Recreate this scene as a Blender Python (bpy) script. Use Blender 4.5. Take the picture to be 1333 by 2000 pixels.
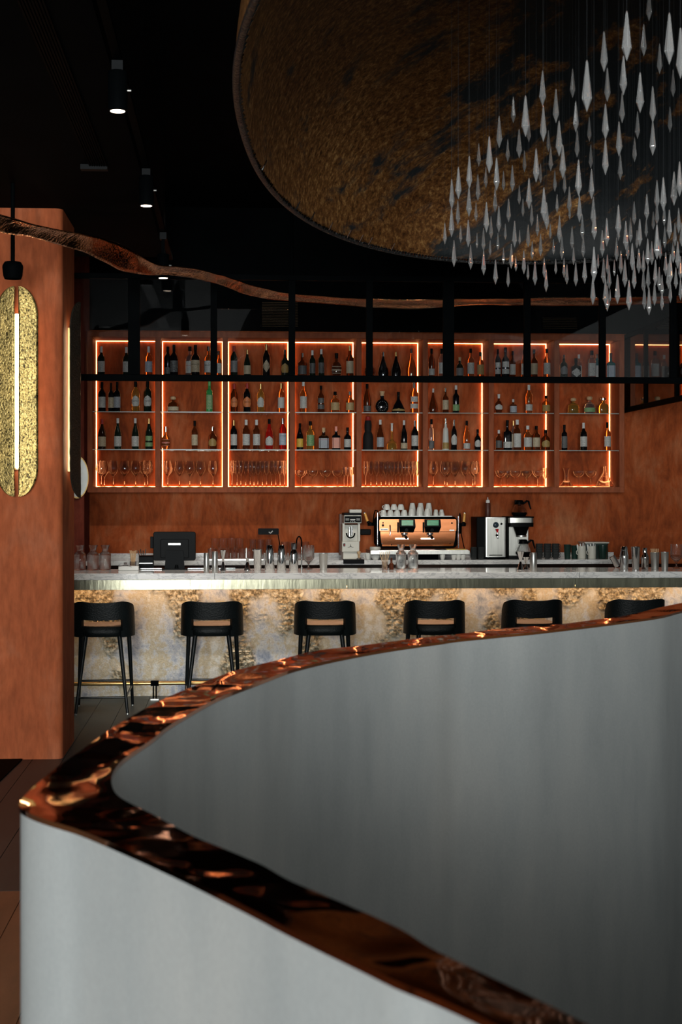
import bpy, math, random
from mathutils import Vector, noise
random.seed(7)
for o in list(bpy.data.objects):
    bpy.data.objects.remove(o)
scene = bpy.context.scene
COL = scene.collection
PI = math.pi

# ------------------------------------------------------------------ camera
F = 3000.0                      # focal length in pixels of the 1333 x 2000 frame
HY = 965.0                      # horizon row
H = 1.76                        # eye height
TH = math.atan(211.5 / F)       # yaw of the camera against the bar wall
ST, CT = math.sin(TH), math.cos(TH)
cd = bpy.data.cameras.new('camera'); cam = bpy.data.objects.new('camera', cd); COL.objects.link(cam)
cam.location = (0, 0, H); cam.rotation_euler = (PI / 2, 0, -TH)
cd.sensor_fit = 'VERTICAL'; cd.sensor_height = 36; cd.sensor_width = 24
cd.lens = 36 * F / 2000; cd.shift_y = -(1000 - HY) / 2000
cd.clip_start = 0.05; cd.clip_end = 100
cd.dof.use_dof = True; cd.dof.focus_distance = 13.6; cd.dof.aperture_fstop = 11.0
scene.camera = cam
vs = scene.view_settings
vs.view_transform = 'Standard'; vs.look = 'None'; vs.gamma = 1; vs.use_curve_mapping = False
vs.exposure = 0.0

# ------------------------------------------------------------------ light
w = bpy.data.worlds.new('world'); scene.world = w; w.use_nodes = True
w.node_tree.nodes['Background'].inputs[0].default_value = (0.55, 0.68, 0.85, 1)
w.node_tree.nodes['Background'].inputs[1].default_value = 0.6
BOOTH_FILL = 135      # watts of each added fill lamp over the booth
BAR_FILL = 200        # watts of each added fill lamp over the bar
WINDOWS = [(-2.95, -1.5), (-1.3, 0.15), (0.35, 1.8)]      # daylight openings in the wall behind the camera
WZ0, WZ1, WY = 0.4, 3.6, -9.0
def area(name, loc, rot, sx, sy, power, color):
    l = bpy.data.lights.new(name, 'AREA'); l.shape = 'RECTANGLE'; l.size = sx; l.size_y = sy
    l.energy = power; l.color = color
    o = bpy.data.objects.new(name, l); COL.objects.link(o); o.location = loc; o.rotation_euler = rot
    return o
for (a, b) in WINDOWS:
    area('window_daylight', ((a + b) / 2, WY - 0.12, (WZ0 + WZ1) / 2), (PI / 2, 0, 0), b - a, WZ1 - WZ0, 1200, (0.97, 0.985, 0.965))
try:
    scene.cycles.sample_clamp_indirect = 4.0
    scene.cycles.transparent_max_bounces = 16
    scene.cycles.caustics_refractive = False
    scene.cycles.caustics_reflective = False
    scene.cycles.max_bounces = 10
except Exception:
    pass

# ------------------------------------------------------------------ picture measurements -> places
def ray(x, y):
    u = (x - 666.5) / F; v = (HY - y) / F
    return ST + u * CT, CT - u * ST, v
def P(x, y, Y):                 # the point at depth Y (along the wall normal)
    dx, dy, dz = ray(x, y); t = Y / dy
    return Vector((dx * t, Y, H + dz * t))
def PZ(x, y, z):                # the point at height z
    dx, dy, dz = ray(x, y); t = (z - H) / dz
    return Vector((dx * t, dy * t, z))
def XP(x, Y): return P(x, HY, Y).x
def ZP(y, Y, x=666): return P(x, y, Y).z

# ------------------------------------------------------------------ mesh helpers
class MB:
    def __init__(s): s.v = []; s.f = []
    def add(s, vs_, fs_):
        n = len(s.v); s.v += [tuple(p) for p in vs_]; s.f += [tuple(i + n for i in f) for f in fs_]; return s
    def box(s, x0, x1, y0, y1, z0, z1):
        if x0 > x1: x0, x1 = x1, x0
        if y0 > y1: y0, y1 = y1, y0
        if z0 > z1: z0, z1 = z1, z0
        return s.add([(x0,y0,z0),(x1,y0,z0),(x1,y1,z0),(x0,y1,z0),(x0,y0,z1),(x1,y0,z1),(x1,y1,z1),(x0,y1,z1)],
            [(0,3,2,1),(4,5,6,7),(0,1,5,4),(1,2,6,5),(2,3,7,6),(3,0,4,7)])
    def rbox(s, x0, x1, y0, y1, z0, z1, r=0.01, axis='z', n=4):
        # box with rounded edges along one axis
        rng = {'z': ((x0,x1),(y0,y1),(z0,z1)), 'y': ((x0,x1),(z0,z1),(y0,y1)), 'x': ((y0,y1),(z0,z1),(x0,x1))}[axis]
        (a0,a1),(b0,b1),(c0,c1) = rng
        out = []
        for (cx, cy, st) in ((a1-r,b1-r,0),(a0+r,b1-r,1),(a0+r,b0+r,2),(a1-r,b0+r,3)):
            for k in range(n+1):
                an = (st + k/n) * PI/2
                out.append((cx + r*math.cos(an), cy + r*math.sin(an)))
        m = len(out)
        def pt(a,b,c): return {'z':(a,b,c),'y':(a,c,b),'x':(c,a,b)}[axis]
        vs_ = [pt(a,b,c0) for a,b in out] + [pt(a,b,c1) for a,b in out]
        fs_ = [tuple(range(m-1,-1,-1)), tuple(range(m,2*m))] + [(i,(i+1)%m,m+(i+1)%m,m+i) for i in range(m)]
        return s.add(vs_, fs_)
    def cyl(s, p0, p1, r0, r1=None, n=12, caps=True):
        r1 = r0 if r1 is None else r1
        p0 = Vector(p0); p1 = Vector(p1); d = (p1-p0).normalized()
        a = d.orthogonal().normalized(); b = d.cross(a)
        vs_ = []
        for p, r in ((p0,r0),(p1,r1)):
            for k in range(n):
                an = 2*PI*k/n; vs_.append(p + a*math.cos(an)*r + b*math.sin(an)*r)
        fs_ = [(k,(k+1)%n,n+(k+1)%n,n+k) for k in range(n)]
        if caps: fs_ += [tuple(range(n-1,-1,-1)), tuple(range(n,2*n))]
        return s.add(vs_, fs_)
    def lathe(s, prof, n=20, c=(0,0,0), sq=None, sy=1.0, flip=False):
        # prof: (radius, z) ; sq: exponent of the outline (2 = round, 6 = nearly square)
        vs_ = []; rings = []
        for j, (r, z) in enumerate(prof):
            if r <= 1e-6:
                rings.append([len(vs_)]); vs_.append((c[0], c[1], c[2]+z)); continue
            ring = []
            p = 2 if sq is None else (sq[j] if isinstance(sq, (list, tuple)) else sq)
            for k in range(n):
                an = 2*PI*(k+0.5)/n; ca, sa = math.cos(an), math.sin(an)
                q = r if p == 2 else r / (abs(ca)**p + abs(sa)**p)**(1/p)
                ring.append(len(vs_)); vs_.append((c[0]+q*ca, c[1]+q*sa*sy, c[2]+z))
            rings.append(ring)
        fs_ = []
        for A, B in zip(rings, rings[1:]):
            if len(A) == 1 and len(B) == 1: continue
            for k in range(n):
                k2 = (k+1) % n
                if len(A) == 1: f = (A[0], B[k2], B[k])
                elif len(B) == 1: f = (A[k], A[k2], B[0])
                else: f = (A[k], A[k2], B[k2], B[k])
                fs_.append(f[::-1] if flip else f)
        return s.add(vs_, fs_)
    def tube(s, path, r, n=8, caps=True):
        path = [Vector(p) for p in path]; rings = []; vs_ = []
        up = None
        for i, p in enumerate(path):
            d = (path[min(i+1,len(path)-1)] - path[max(i-1,0)]).normalized()
            if up is None: up = d.orthogonal().normalized()
            a = (up - d*up.dot(d)).normalized(); up = a; b = d.cross(a)
            rr = r[i] if isinstance(r, (list,tuple)) else r
            ring = []
            for k in range(n):
                an = 2*PI*k/n; ring.append(len(vs_)); vs_.append(p + a*math.cos(an)*rr + b*math.sin(an)*rr)
            rings.append(ring)
        fs_ = []
        for A, B in zip(rings, rings[1:]):
            for k in range(n): fs_.append((A[k],A[(k+1)%n],B[(k+1)%n],B[k]))
        if caps: fs_ += [tuple(rings[0][::-1]), tuple(rings[-1])]
        return s.add(vs_, fs_)
    def grid(s, pts):           # pts[i][j]
        n, m = len(pts), len(pts[0])
        return s.add([p for row in pts for p in row], [(i*m+j,(i+1)*m+j,(i+1)*m+j+1,i*m+j+1) for i in range(n-1) for j in range(m-1)])
    def prism(s, poly, c0, c1, axis='y'):   # flat outline (a,b) extruded along an axis
        m = len(poly)
        def pt(a,b,c): return {'z':(a,b,c),'y':(a,c,b),'x':(c,a,b)}[axis]
        return s.add([pt(a,b,c0) for a,b in poly]+[pt(a,b,c1) for a,b in poly],
            [tuple(range(m-1,-1,-1)), tuple(range(m,2*m))]+[(i,(i+1)%m,m+(i+1)%m,m+i) for i in range(m)])
    def mesh(s, name, smooth=None):
        me = bpy.data.meshes.new(name); me.from_pydata(s.v, [], s.f); me.update()
        if smooth:
            me.polygons.foreach_set('use_smooth', [True]*len(me.polygons))
            me.set_sharp_from_angle(angle=math.radians(smooth if smooth is not True else 40))
        return me
    def build(s, name, mat, parent=None, smooth=None, origin=None, bevel=None, solid=None):
        loc = None
        if parent is None:
            if origin is None:
                xs=[p[0] for p in s.v]; ys=[p[1] for p in s.v]; zs=[p[2] for p in s.v]
                origin = ((min(xs)+max(xs))/2,(min(ys)+max(ys))/2,min(zs))
            loc = Vector(origin)
        else:
            off = Vector((0,0,0)); q = parent
            while q is not None: off = off + q.location; q = q.parent
            loc = off
        s.v = [(p[0]-loc.x, p[1]-loc.y, p[2]-loc.z) for p in s.v]
        o = bpy.data.objects.new(name, s.mesh(name, smooth)); COL.objects.link(o)
        if parent is None: o.location = loc
        else: o.parent = parent
        if mat: o.data.materials.append(mat)
        if bevel:
            m = o.modifiers.new('edge', 'BEVEL'); m.width = bevel; m.segments = 2; m.limit_method = 'ANGLE'
        if solid:
            m = o.modifiers.new('thick', 'SOLIDIFY'); m.thickness = solid[0]; m.offset = solid[1]
        return o
def tag(o, label=None, cat=None, group=None, kind=None):
    if label: o['label'] = label
    if cat: o['category'] = cat
    if group: o['group'] = group
    if kind: o['kind'] = kind
    return o
def thing(name, label, cat, loc=(0,0,0), rz=0, group=None):
    o = bpy.data.objects.new(name, None); COL.objects.link(o); o.location = loc; o.rotation_euler = (0,0,rz)
    o.empty_display_size = 0.1
    return tag(o, label, cat, group)
def local(name, mb, mat, parent, smooth=None, bevel=None, solid=None):   # part already in its parent's own coordinates
    o = bpy.data.objects.new(name, mb.mesh(name, smooth) if isinstance(mb, MB) else mb); COL.objects.link(o); o.parent = parent
    if mat:
        if isinstance(mb, MB): o.data.materials.append(mat)
        else:
            if not o.data.materials: o.data.materials.append(mat)
            o.material_slots[0].link = 'OBJECT'; o.material_slots[0].material = mat
    if bevel:
        m = o.modifiers.new('edge', 'BEVEL'); m.width = bevel; m.segments = 2; m.limit_method = 'ANGLE'
    if solid:
        m = o.modifiers.new('thick', 'SOLIDIFY'); m.thickness = solid[0]; m.offset = solid[1]
    return o
def dup(root, loc, rz, label, group=None):
    r = root.copy(); COL.objects.link(r); r.location = loc; r.rotation_euler = (0,0,rz); r['label'] = label
    if group: r['group'] = group
    for ch in list(root.children):
        c = ch.copy(); COL.objects.link(c); c.parent = r
        for g in list(ch.children):
            d = g.copy(); COL.objects.link(d); d.parent = c
    return r

# ------------------------------------------------------------------ materials
def mat_new(name):
    m = bpy.data.materials.new(name); m.use_nodes = True
    nt = m.node_tree; b = nt.nodes['Principled BSDF']
    return m, nt, b
def pm(name, col, rough=0.5, metal=0.0, trans=0.0, ior=1.45, emit=None, estr=0, var=0.0, vscale=8.0, bump=0.0, bscale=40.0, spec=0.5, coat=0.0, aniso=None):
    m, nt, b = mat_new(name); N = nt.nodes; L = nt.links
    b.inputs['Base Color'].default_value = (*col, 1); b.inputs['Roughness'].default_value = rough
    b.inputs['Metallic'].default_value = metal; b.inputs['Transmission Weight'].default_value = trans
    b.inputs['IOR'].default_value = ior; b.inputs['Specular IOR Level'].default_value = spec
    b.inputs['Coat Weight'].default_value = coat
    if emit:
        b.inputs['Emission Color'].default_value = (*emit, 1); b.inputs['Emission Strength'].default_value = estr
    if var or bump:
        tc = N.new('ShaderNodeTexCoord')
        src = tc.outputs['Object']
        if aniso:
            mp = N.new('ShaderNodeMapping'); mp.inputs['Scale'].default_value = aniso; L.new(src, mp.inputs[0]); src = mp.outputs[0]
    if var:
        n = N.new('ShaderNodeTexNoise'); n.inputs['Scale'].default_value = vscale; n.inputs['Detail'].default_value = 6; L.new(src, n.inputs['Vector'])
        r = N.new('ShaderNodeValToRGB'); r.color_ramp.elements[0].position = 0.3; r.color_ramp.elements[1].position = 0.7
        r.color_ramp.elements[0].color = (*[c*(1-var) for c in col], 1); r.color_ramp.elements[1].color = (*[min(1,c*(1+var)) for c in col], 1)
        L.new(n.outputs[0], r.inputs[0]); L.new(r.outputs[0], b.inputs['Base Color'])
    if bump:
        n2 = N.new('ShaderNodeTexNoise'); n2.inputs['Scale'].default_value = bscale; n2.inputs['Detail'].default_value = 4; L.new(src, n2.inputs['Vector'])
        bp = N.new('ShaderNodeBump'); bp.inputs['Strength'].default_value = bump; bp.inputs['Distance'].default_value = 0.02
        L.new(n2.outputs[0], bp.inputs['Height']); L.new(bp.outputs[0], b.inputs['Normal'])
    return m
def ramp(N, stops):
    r = N.new('ShaderNodeValToRGB'); e = r.color_ramp.elements
    while len(e) < len(stops): e.new(0.5)
    for k, (p, c) in enumerate(stops): e[k].position = p; e[k].color = (*c, 1) if len(c) == 3 else c
    return r
def noise_node(nt, src, scale, detail=5, rough=0.55, mapscale=None, distort=0):
    N = nt.nodes; L = nt.links
    if mapscale:
        mp = N.new('ShaderNodeMapping'); mp.inputs['Scale'].default_value = mapscale; L.new(src, mp.inputs[0]); src = mp.outputs[0]
    n = N.new('ShaderNodeTexNoise'); n.inputs['Scale'].default_value = scale; n.inputs['Detail'].default_value = detail
    n.inputs['Roughness'].default_value = rough; n.inputs['Distortion'].default_value = distort
    L.new(src, n.inputs['Vector']); return n.outputs[0]
def mixc(nt, fac, a, b, mode='MIX'):
    mx = nt.nodes.new('ShaderNodeMix'); mx.data_type = 'RGBA'; mx.blend_type = mode
    for sock, val in ((mx.inputs[0], fac), (mx.inputs[6], a), (mx.inputs[7], b)):
        if hasattr(val, 'is_output'): nt.links.new(val, sock)
        elif isinstance(val, (int, float)): sock.default_value = val
        else: sock.default_value = (*val, 1)
    return mx.outputs[2]
def bump_to(nt, b, height, strength, dist=0.02):
    bp = nt.nodes.new('ShaderNodeBump'); bp.inputs['Strength'].default_value = strength; bp.inputs['Distance'].default_value = dist
    nt.links.new(height, bp.inputs['Height']); nt.links.new(bp.outputs[0], b.inputs['Normal']); return bp

def plaster(name, dark, mid, light, streak=1.0, rough=0.75):
    m, nt, b = mat_new(name); N = nt.nodes; L = nt.links
    tc = N.new('ShaderNodeTexCoord'); g = N.new('ShaderNodeNewGeometry'); src = g.outputs['Position']
    n1 = noise_node(nt, src, 1.1, 6, 0.6)
    n2 = noise_node(nt, src, 4.0, 9, 0.68, (1, 1, 0.45), 0.9)
    n3 = noise_node(nt, src, 26.0, 6, 0.6, (1, 1, 0.25))
    r = ramp(N, [(0.34, dark), (0.50, mid), (0.67, light)])
    mm = N.new('ShaderNodeMath'); mm.operation = 'MULTIPLY_ADD'; L.new(n2, mm.inputs[0]); mm.inputs[1].default_value = 0.62 * streak
    a1 = N.new('ShaderNodeMath'); a1.operation = 'MULTIPLY'; L.new(n1, a1.inputs[0]); a1.inputs[1].default_value = 1 - 0.62 * streak
    L.new(a1.outputs[0], mm.inputs[2]); L.new(mm.outputs[0], r.inputs[0])
    r2 = ramp(N, [(0.35, (0.72, 0.72, 0.72)), (0.65, (1.12, 1.12, 1.12))]); L.new(n3, r2.inputs[0])
    c = mixc(nt, 0.8, r.outputs[0], r2.outputs[0], 'MULTIPLY'); L.new(c, b.inputs['Base Color'])
    b.inputs['Roughness'].default_value = rough; b.inputs['Specular IOR Level'].default_value = 0.12
    bump_to(nt, b, n3, 0.10, 0.01)
    return m
M = {}
M['terra'] = plaster('terracotta_plaster', (0.12, 0.024, 0.008), (0.35, 0.073, 0.018), (0.44, 0.155, 0.065))
M['terra_pillar'] = plaster('terracotta_pillar', (0.27, 0.060, 0.021), (0.37, 0.092, 0.033), (0.43, 0.145, 0.072), 0.6)
M['terra_wood'] = plaster('terracotta_board', (0.22, 0.055, 0.022), (0.30, 0.080, 0.032), (0.34, 0.10, 0.045), 0.7, 0.6)
M['black'] = pm('black_paint', (0.0022, 0.0028, 0.0032), 0.9, var=0.3, vscale=2, spec=0.03)
M['cement'] = None
def cement():
    m, nt, b = mat_new('grey_microcement'); N = nt.nodes; L = nt.links
    g = N.new('ShaderNodeNewGeometry'); src = g.outputs['Position']
    n1 = noise_node(nt, src, 2.2, 6, 0.6, (1, 1, 0.5)); n2 = noise_node(nt, src, 9, 8, 0.6, (1, 1, 0.30)); n3 = noise_node(nt, src, 160, 3, 0.5)
    r = ramp(N, [(0.30, (0.20, 0.213, 0.217)), (0.5, (0.245, 0.257, 0.258)), (0.72, (0.30, 0.303, 0.296))]); 
    mm = N.new('ShaderNodeMath'); mm.operation = 'MULTIPLY_ADD'; mm.inputs[1].default_value = 0.4; L.new(n2, mm.inputs[0])
    a1 = N.new('ShaderNodeMath'); a1.operation = 'MULTIPLY'; a1.inputs[1].default_value = 0.6; L.new(n1, a1.inputs[0]); L.new(a1.outputs[0], mm.inputs[2])
    L.new(mm.outputs[0], r.inputs[0]); r3 = ramp(N, [(0.3, (0.93,)*3), (0.7, (1.05,)*3)]); L.new(n3, r3.inputs[0])
    L.new(mixc(nt, 0.7, r.outputs[0], r3.outputs[0], 'MULTIPLY'), b.inputs['Base Color'])
    b.inputs['Roughness'].default_value = 0.7; b.inputs['Specular IOR Level'].default_value = 0.25
    bump_to(nt, b, n2, 0.05, 0.01)
    return m
M['cement'] = cement()
def copper(name, col, rough, layers):
    m, nt, b = mat_new(name); N = nt.nodes; L = nt.links
    g = N.new('ShaderNodeNewGeometry'); src = g.outputs['Position']
    b.inputs['Base Color'].default_value = (*col, 1); b.inputs['Metallic'].default_value = 1; b.inputs['Roughness'].default_value = rough
    prev = None
    for (scale, strength, dist, ms) in layers:
        h = noise_node(nt, src, scale, 2, 0.5, ms, 0.4)
        bp = N.new('ShaderNodeBump'); bp.inputs['Strength'].default_value = strength; bp.inputs['Distance'].default_value = dist
        L.new(h, bp.inputs['Height'])
        if prev: L.new(prev.outputs[0], bp.inputs['Normal'])
        prev = bp
    L.new(prev.outputs[0], b.inputs['Normal'])
    return m
M['cap'] = copper('polished_copper', (0.60, 0.20, 0.06), 0.05, [(5.0, 0.12, 0.02, None), (16.0, 0.02, 0.010, None)])
M['ribbon'] = copper('hammered_copper', (0.38, 0.155, 0.065), 0.11, [(4.5, 0.45, 0.04, None), (60.0, 0.30, 0.010, None)])
M['brass'] = copper('hammered_brass', (0.40, 0.32, 0.18), 0.34, [(10.0, 0.35, 0.02, None), (120.0, 1.0, 0.012, (1, 1, 0.8))])
def brass_pit():
    m, nt, b = mat_new('pitted_brass'); N = nt.nodes; L = nt.links
    tc = N.new('ShaderNodeTexCoord'); src = tc.outputs['Object']
    n1 = noise_node(nt, src, 85, 3, 0.6, (1, 1, 0.8), 0.3); n2 = noise_node(nt, src, 7, 4, 0.6)
    r = ramp(N, [(0.37, (0.04, 0.028, 0.010)), (0.48, (0.40, 0.28, 0.09)), (0.7, (0.58, 0.43, 0.18))]); L.new(n1, r.inputs[0])
    r2 = ramp(N, [(0.35, (0.5, 0.52, 0.48)), (0.65, (1.1, 1.05, 0.95))]); L.new(n2, r2.inputs[0])
    L.new(mixc(nt, 0.8, r.outputs[0], r2.outputs[0], 'MULTIPLY'), b.inputs['Base Color'])
    b.inputs['Metallic'].default_value = 0.8; b.inputs['Roughness'].default_value = 0.36
    bump_to(nt, b, n1, 0.6, 0.006)
    return m
M['brass'] = brass_pit()
M['brass_shaded'] = pm('shaded_brass', (0.025, 0.02, 0.013), 0.5, 0.6, bump=0.9, bscale=70)  # dark copy of the brass: shade painted in for the unlit side plates
M['brass_plain'] = pm('satin_brass', (0.55, 0.36, 0.14), 0.3, 1.0, var=0.2)
M['bronze'] = pm('dark_bronze', (0.05, 0.03, 0.014), 0.5, 0.8, var=0.3)
M['steel'] = pm('brushed_steel', (0.52, 0.51, 0.47), 0.28, 1.0, var=0.12, vscale=6, aniso=(8, 8, 0.6))
M['fascia'] = pm('aged_steel_fascia', (0.17, 0.165, 0.12), 0.22, 1.0, var=0.25, vscale=3, aniso=(4, 1, 0.7), bump=0.05, bscale=8)
M['chrome'] = pm('polished_steel', (0.72, 0.72, 0.71), 0.06, 1.0, var=0.06)
M['satin'] = pm('satin_steel', (0.50, 0.50, 0.48), 0.38, 1.0, var=0.12)
M['blackmetal'] = pm('black_steel', (0.0012, 0.0017, 0.0020), 0.6, 0.0, var=0.2, spec=0.01)
M['blackplastic'] = pm('black_plastic', (0.002, 0.0024, 0.0027), 0.4, var=0.2, spec=0.05)
M['darkgrey'] = pm('dark_grey_plastic', (0.007, 0.008, 0.009), 0.5, var=0.15, spec=0.06)
M['leather'] = pm('black_leather', (0.004, 0.006, 0.0065), 0.45, bump=0.2, bscale=90, var=0.2, spec=0.22)
M['tan'] = pm('tan_leather', (0.42, 0.23, 0.13), 0.55, bump=0.2, bscale=90, var=0.12)
M['leg'] = pm('black_lacquered_wood', (0.006, 0.008, 0.009), 0.25, var=0.2)
M['white'] = pm('white_ceramic', (0.66, 0.66, 0.62), 0.2, var=0.04)
M['cream'] = pm('cream_enamel', (0.52, 0.51, 0.45), 0.4, var=0.05)
M['paper'] = pm('white_paper', (0.62, 0.62, 0.60), 0.8, var=0.08)
M['wood'] = pm('pale_wood', (0.50, 0.33, 0.18), 0.6, var=0.2, vscale=30)
M['yellowwood'] = pm('honey_wood', (0.62, 0.30, 0.06), 0.45, var=0.2, vscale=20)
M['red'] = pm('red_plastic', (0.5, 0.01, 0.012), 0.3, var=0.1)
M['greenglass'] = pm('dark_green_glaze', (0.008, 0.028, 0.022), 0.3, var=0.15)
M['coppersheet'] = pm('brushed_copper_sheet', (0.66, 0.24, 0.10), 0.25, 1.0, var=0.12, vscale=5, aniso=(1, 1, 6))
def glass_arch(name, tint, refl=1.0):
    m = bpy.data.materials.new(name); m.use_nodes = True; nt = m.node_tree; N = nt.nodes; L = nt.links
    N.remove(N['Principled BSDF']); out = N['Material Output']
    t = N.new('ShaderNodeBsdfTransparent'); t.inputs[0].default_value = (*tint, 1)
    g = N.new('ShaderNodeBsdfGlossy'); g.inputs['Roughness'].default_value = 0.01; g.inputs[0].default_value = (1, 1, 1, 1)
    fr = N.new('ShaderNodeFresnel'); ge = N.new('ShaderNodeNewGeometry'); mi = N.new('ShaderNodeMapRange')
    mi.inputs[3].default_value = 1.5; mi.inputs[4].default_value = 1 / 1.5; L.new(ge.outputs['Backfacing'], mi.inputs[0]); L.new(mi.outputs[0], fr.inputs[0])
    ml = N.new('ShaderNodeMath'); ml.operation = 'MULTIPLY'; ml.inputs[1].default_value = refl; L.new(fr.outputs[0], ml.inputs[0])
    # mirror reflection mixed in by viewing angle
    mx = N.new('ShaderNodeMixShader'); L.new(ml.outputs[0], mx.inputs[0]); L.new(t.outputs[0], mx.inputs[1]); L.new(g.outputs[0], mx.inputs[2])
    L.new(mx.outputs[0], out.inputs[0]); return m
M['pane'] = glass_arch('smoked_pane', (0.86, 0.87, 0.88), 0.45)
M['pane_dark'] = glass_arch('dark_smoked_pane', (0.42, 0.42, 0.43), 1.3)
M['shelfglass'] = glass_arch('shelf_glass', (0.92, 0.95, 0.93), 0.5)
M['shelfedge'] = pm('polished_glass_edge', (0.30, 0.34, 0.31), 0.3, var=0.2)
def stem_glass_mat():
    m = bpy.data.materials.new('thin_stem_glass'); m.use_nodes = True; nt = m.node_tree; N = nt.nodes; L = nt.links
    N.remove(N['Principled BSDF']); out = N['Material Output']
    t = N.new('ShaderNodeBsdfTransparent'); t.inputs[0].default_value = (.98, .98, .98, 1)
    g = N.new('ShaderNodeBsdfGlass'); g.inputs['Roughness'].default_value = 0.0; g.inputs['IOR'].default_value = 1.45
    mx = N.new('ShaderNodeMixShader'); mx.inputs[0].default_value = .62; L.new(t.outputs[0], mx.inputs[1]); L.new(g.outputs[0], mx.inputs[2]); L.new(mx.outputs[0], out.inputs[0])
    return m
M['stemglass'] = stem_glass_mat()
M['clearpane'] = glass_arch('clear_pane', (0.97, 0.98, 0.98), 0.7)
M['glass'] = M['stemglass']
M['crystal'] = pm('cut_crystal', (0.97, 0.97, 0.97), 0.0, trans=0.83, ior=1.55, spec=0.8)
M['thread'] = pm('nylon_thread', (0.03, 0.033, 0.036), 0.5, spec=0.1)
def emis(name, col, s): return pm(name, col, 0.5, emit=col, estr=s)
M['led'] = emis('warm_led_strip', (1.0, 0.42, 0.15), 13)
M['led_bar'] = emis('amber_led_strip', (1.0, 0.55, 0.22), 20)
M['led_sconce'] = emis('warm_white_tube', (1.0, 0.72, 0.42), 24)
M['lens'] = emis('lamp_lens', (1.0, 0.78, 0.6), 9)
M['screen'] = None
# ------------------------------------------------------------------ bottle glass
G = {
 'k': pm('black_glass', (0.003, 0.003, 0.004), 0.08), 'g': pm('dark_green_glass', (0.006, 0.012, 0.008), 0.07),
 'b': pm('brown_glass', (0.018, 0.006, 0.003), 0.07), 'a': pm('amber_glass', (0.72, 0.24, 0.06), 0.04, trans=0.85, ior=1.4),
 'd': pm('dark_amber_glass', (0.12, 0.025, 0.006), 0.05, trans=0.5, ior=1.4),
 'o': pm('orange_spirit', (0.85, 0.30, 0.08), 0.04, trans=0.9, ior=1.38), 'c': pm('clear_bottle_glass', (0.92, 0.95, 0.94), 0.03, trans=0.95, ior=1.4),
 'y': pm('golden_spirit', (0.80, 0.50, 0.10), 0.04, trans=0.85, ior=1.38), 'r': pm('red_aperitif', (0.45, 0.012, 0.008), 0.06, trans=0.4),
 'G': pm('green_spirit', (0.05, 0.36, 0.10), 0.06, trans=0.4), 't': pm('teal_glass', (0.02, 0.13, 0.15), 0.06, trans=0.3),
 'w': pm('white_glazed', (0.55, 0.56, 0.52), 0.25), 'm': pm('matt_black', (0.004, 0.003, 0.003), 0.8)}
def label_mat(name, base, ink):
    m, nt, b = mat_new(name); N = nt.nodes; L = nt.links
    tc = N.new('ShaderNodeTexCoord'); oi = N.new('ShaderNodeObjectInfo')
    ad = N.new('ShaderNodeVectorMath'); ad.operation = 'ADD'; L.new(tc.outputs['Object'], ad.inputs[0]); L.new(oi.outputs['Random'], ad.inputs[1])
    n = noise_node(nt, ad.outputs[0], 95, 2, 0.5, (0.7, 0.7, 1.6))
    r = ramp(N, [(0.52, base), (0.57, ink), (0.66, ink), (0.7, base)]); L.new(n, r.inputs[0])
    L.new(r.outputs[0], b.inputs['Base Color']); b.inputs['Roughness'].default_value = 0.6
    return m
LB = {'white': label_mat('white_label', (0.58, 0.57, 0.53), (0.10, 0.10, 0.11)), 'cream': label_mat('cream_label', (0.52, 0.44, 0.30), (0.16, 0.09, 0.05)),
 'grey': label_mat('grey_label', (0.20, 0.20, 0.20), (0.05, 0.05, 0.05)), 'black': label_mat('black_label', (0.012, 0.012, 0.013), (0.25, 0.25, 0.24)),
 'orange': label_mat('orange_label', (0.75, 0.22, 0.05), (0.05, 0.04, 0.06)), 'gold': label_mat('gold_label', (0.42, 0.27, 0.08), (0.08, 0.05, 0.02)),
 'yellow': label_mat('yellow_label', (0.72, 0.48, 0.06), (0.30, 0.12, 0.03)), 'green': label_mat('green_label', (0.05, 0.22, 0.07), (0.45, 0.45, 0.25)),
 'salmon': label_mat('salmon_label', (0.72, 0.25, 0.17), (0.55, 0.40, 0.35)), 'red': label_mat('red_label', (0.45, 0.03, 0.02), (0.5, 0.4, 0.3)),
 'silver': label_mat('silver_label', (0.38, 0.40, 0.43), (0.12, 0.13, 0.16)), 'parch': label_mat('parchment_label', (0.50, 0.36, 0.17), (0.17, 0.09, 0.03)),
 'blue': label_mat('pale_blue_label', (0.45, 0.52, 0.56), (0.12, 0.13, 0.28))}
CP = {'black': M['blackplastic'], 'white': M['paper'], 'silver': M['chrome'], 'gold': M['brass_plain'], 'red': pm('red_foil', (0.32, 0.02, 0.015), 0.4),
 'cork': M['wood'], 'salmon': pm('salmon_wax', (0.75, 0.27, 0.2), 0.4), 'green': pm('green_foil', (0.12, 0.35, 0.10), 0.4), 'dark': pm('brown_foil', (0.04, 0.015, 0.01), 0.4)}

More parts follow.
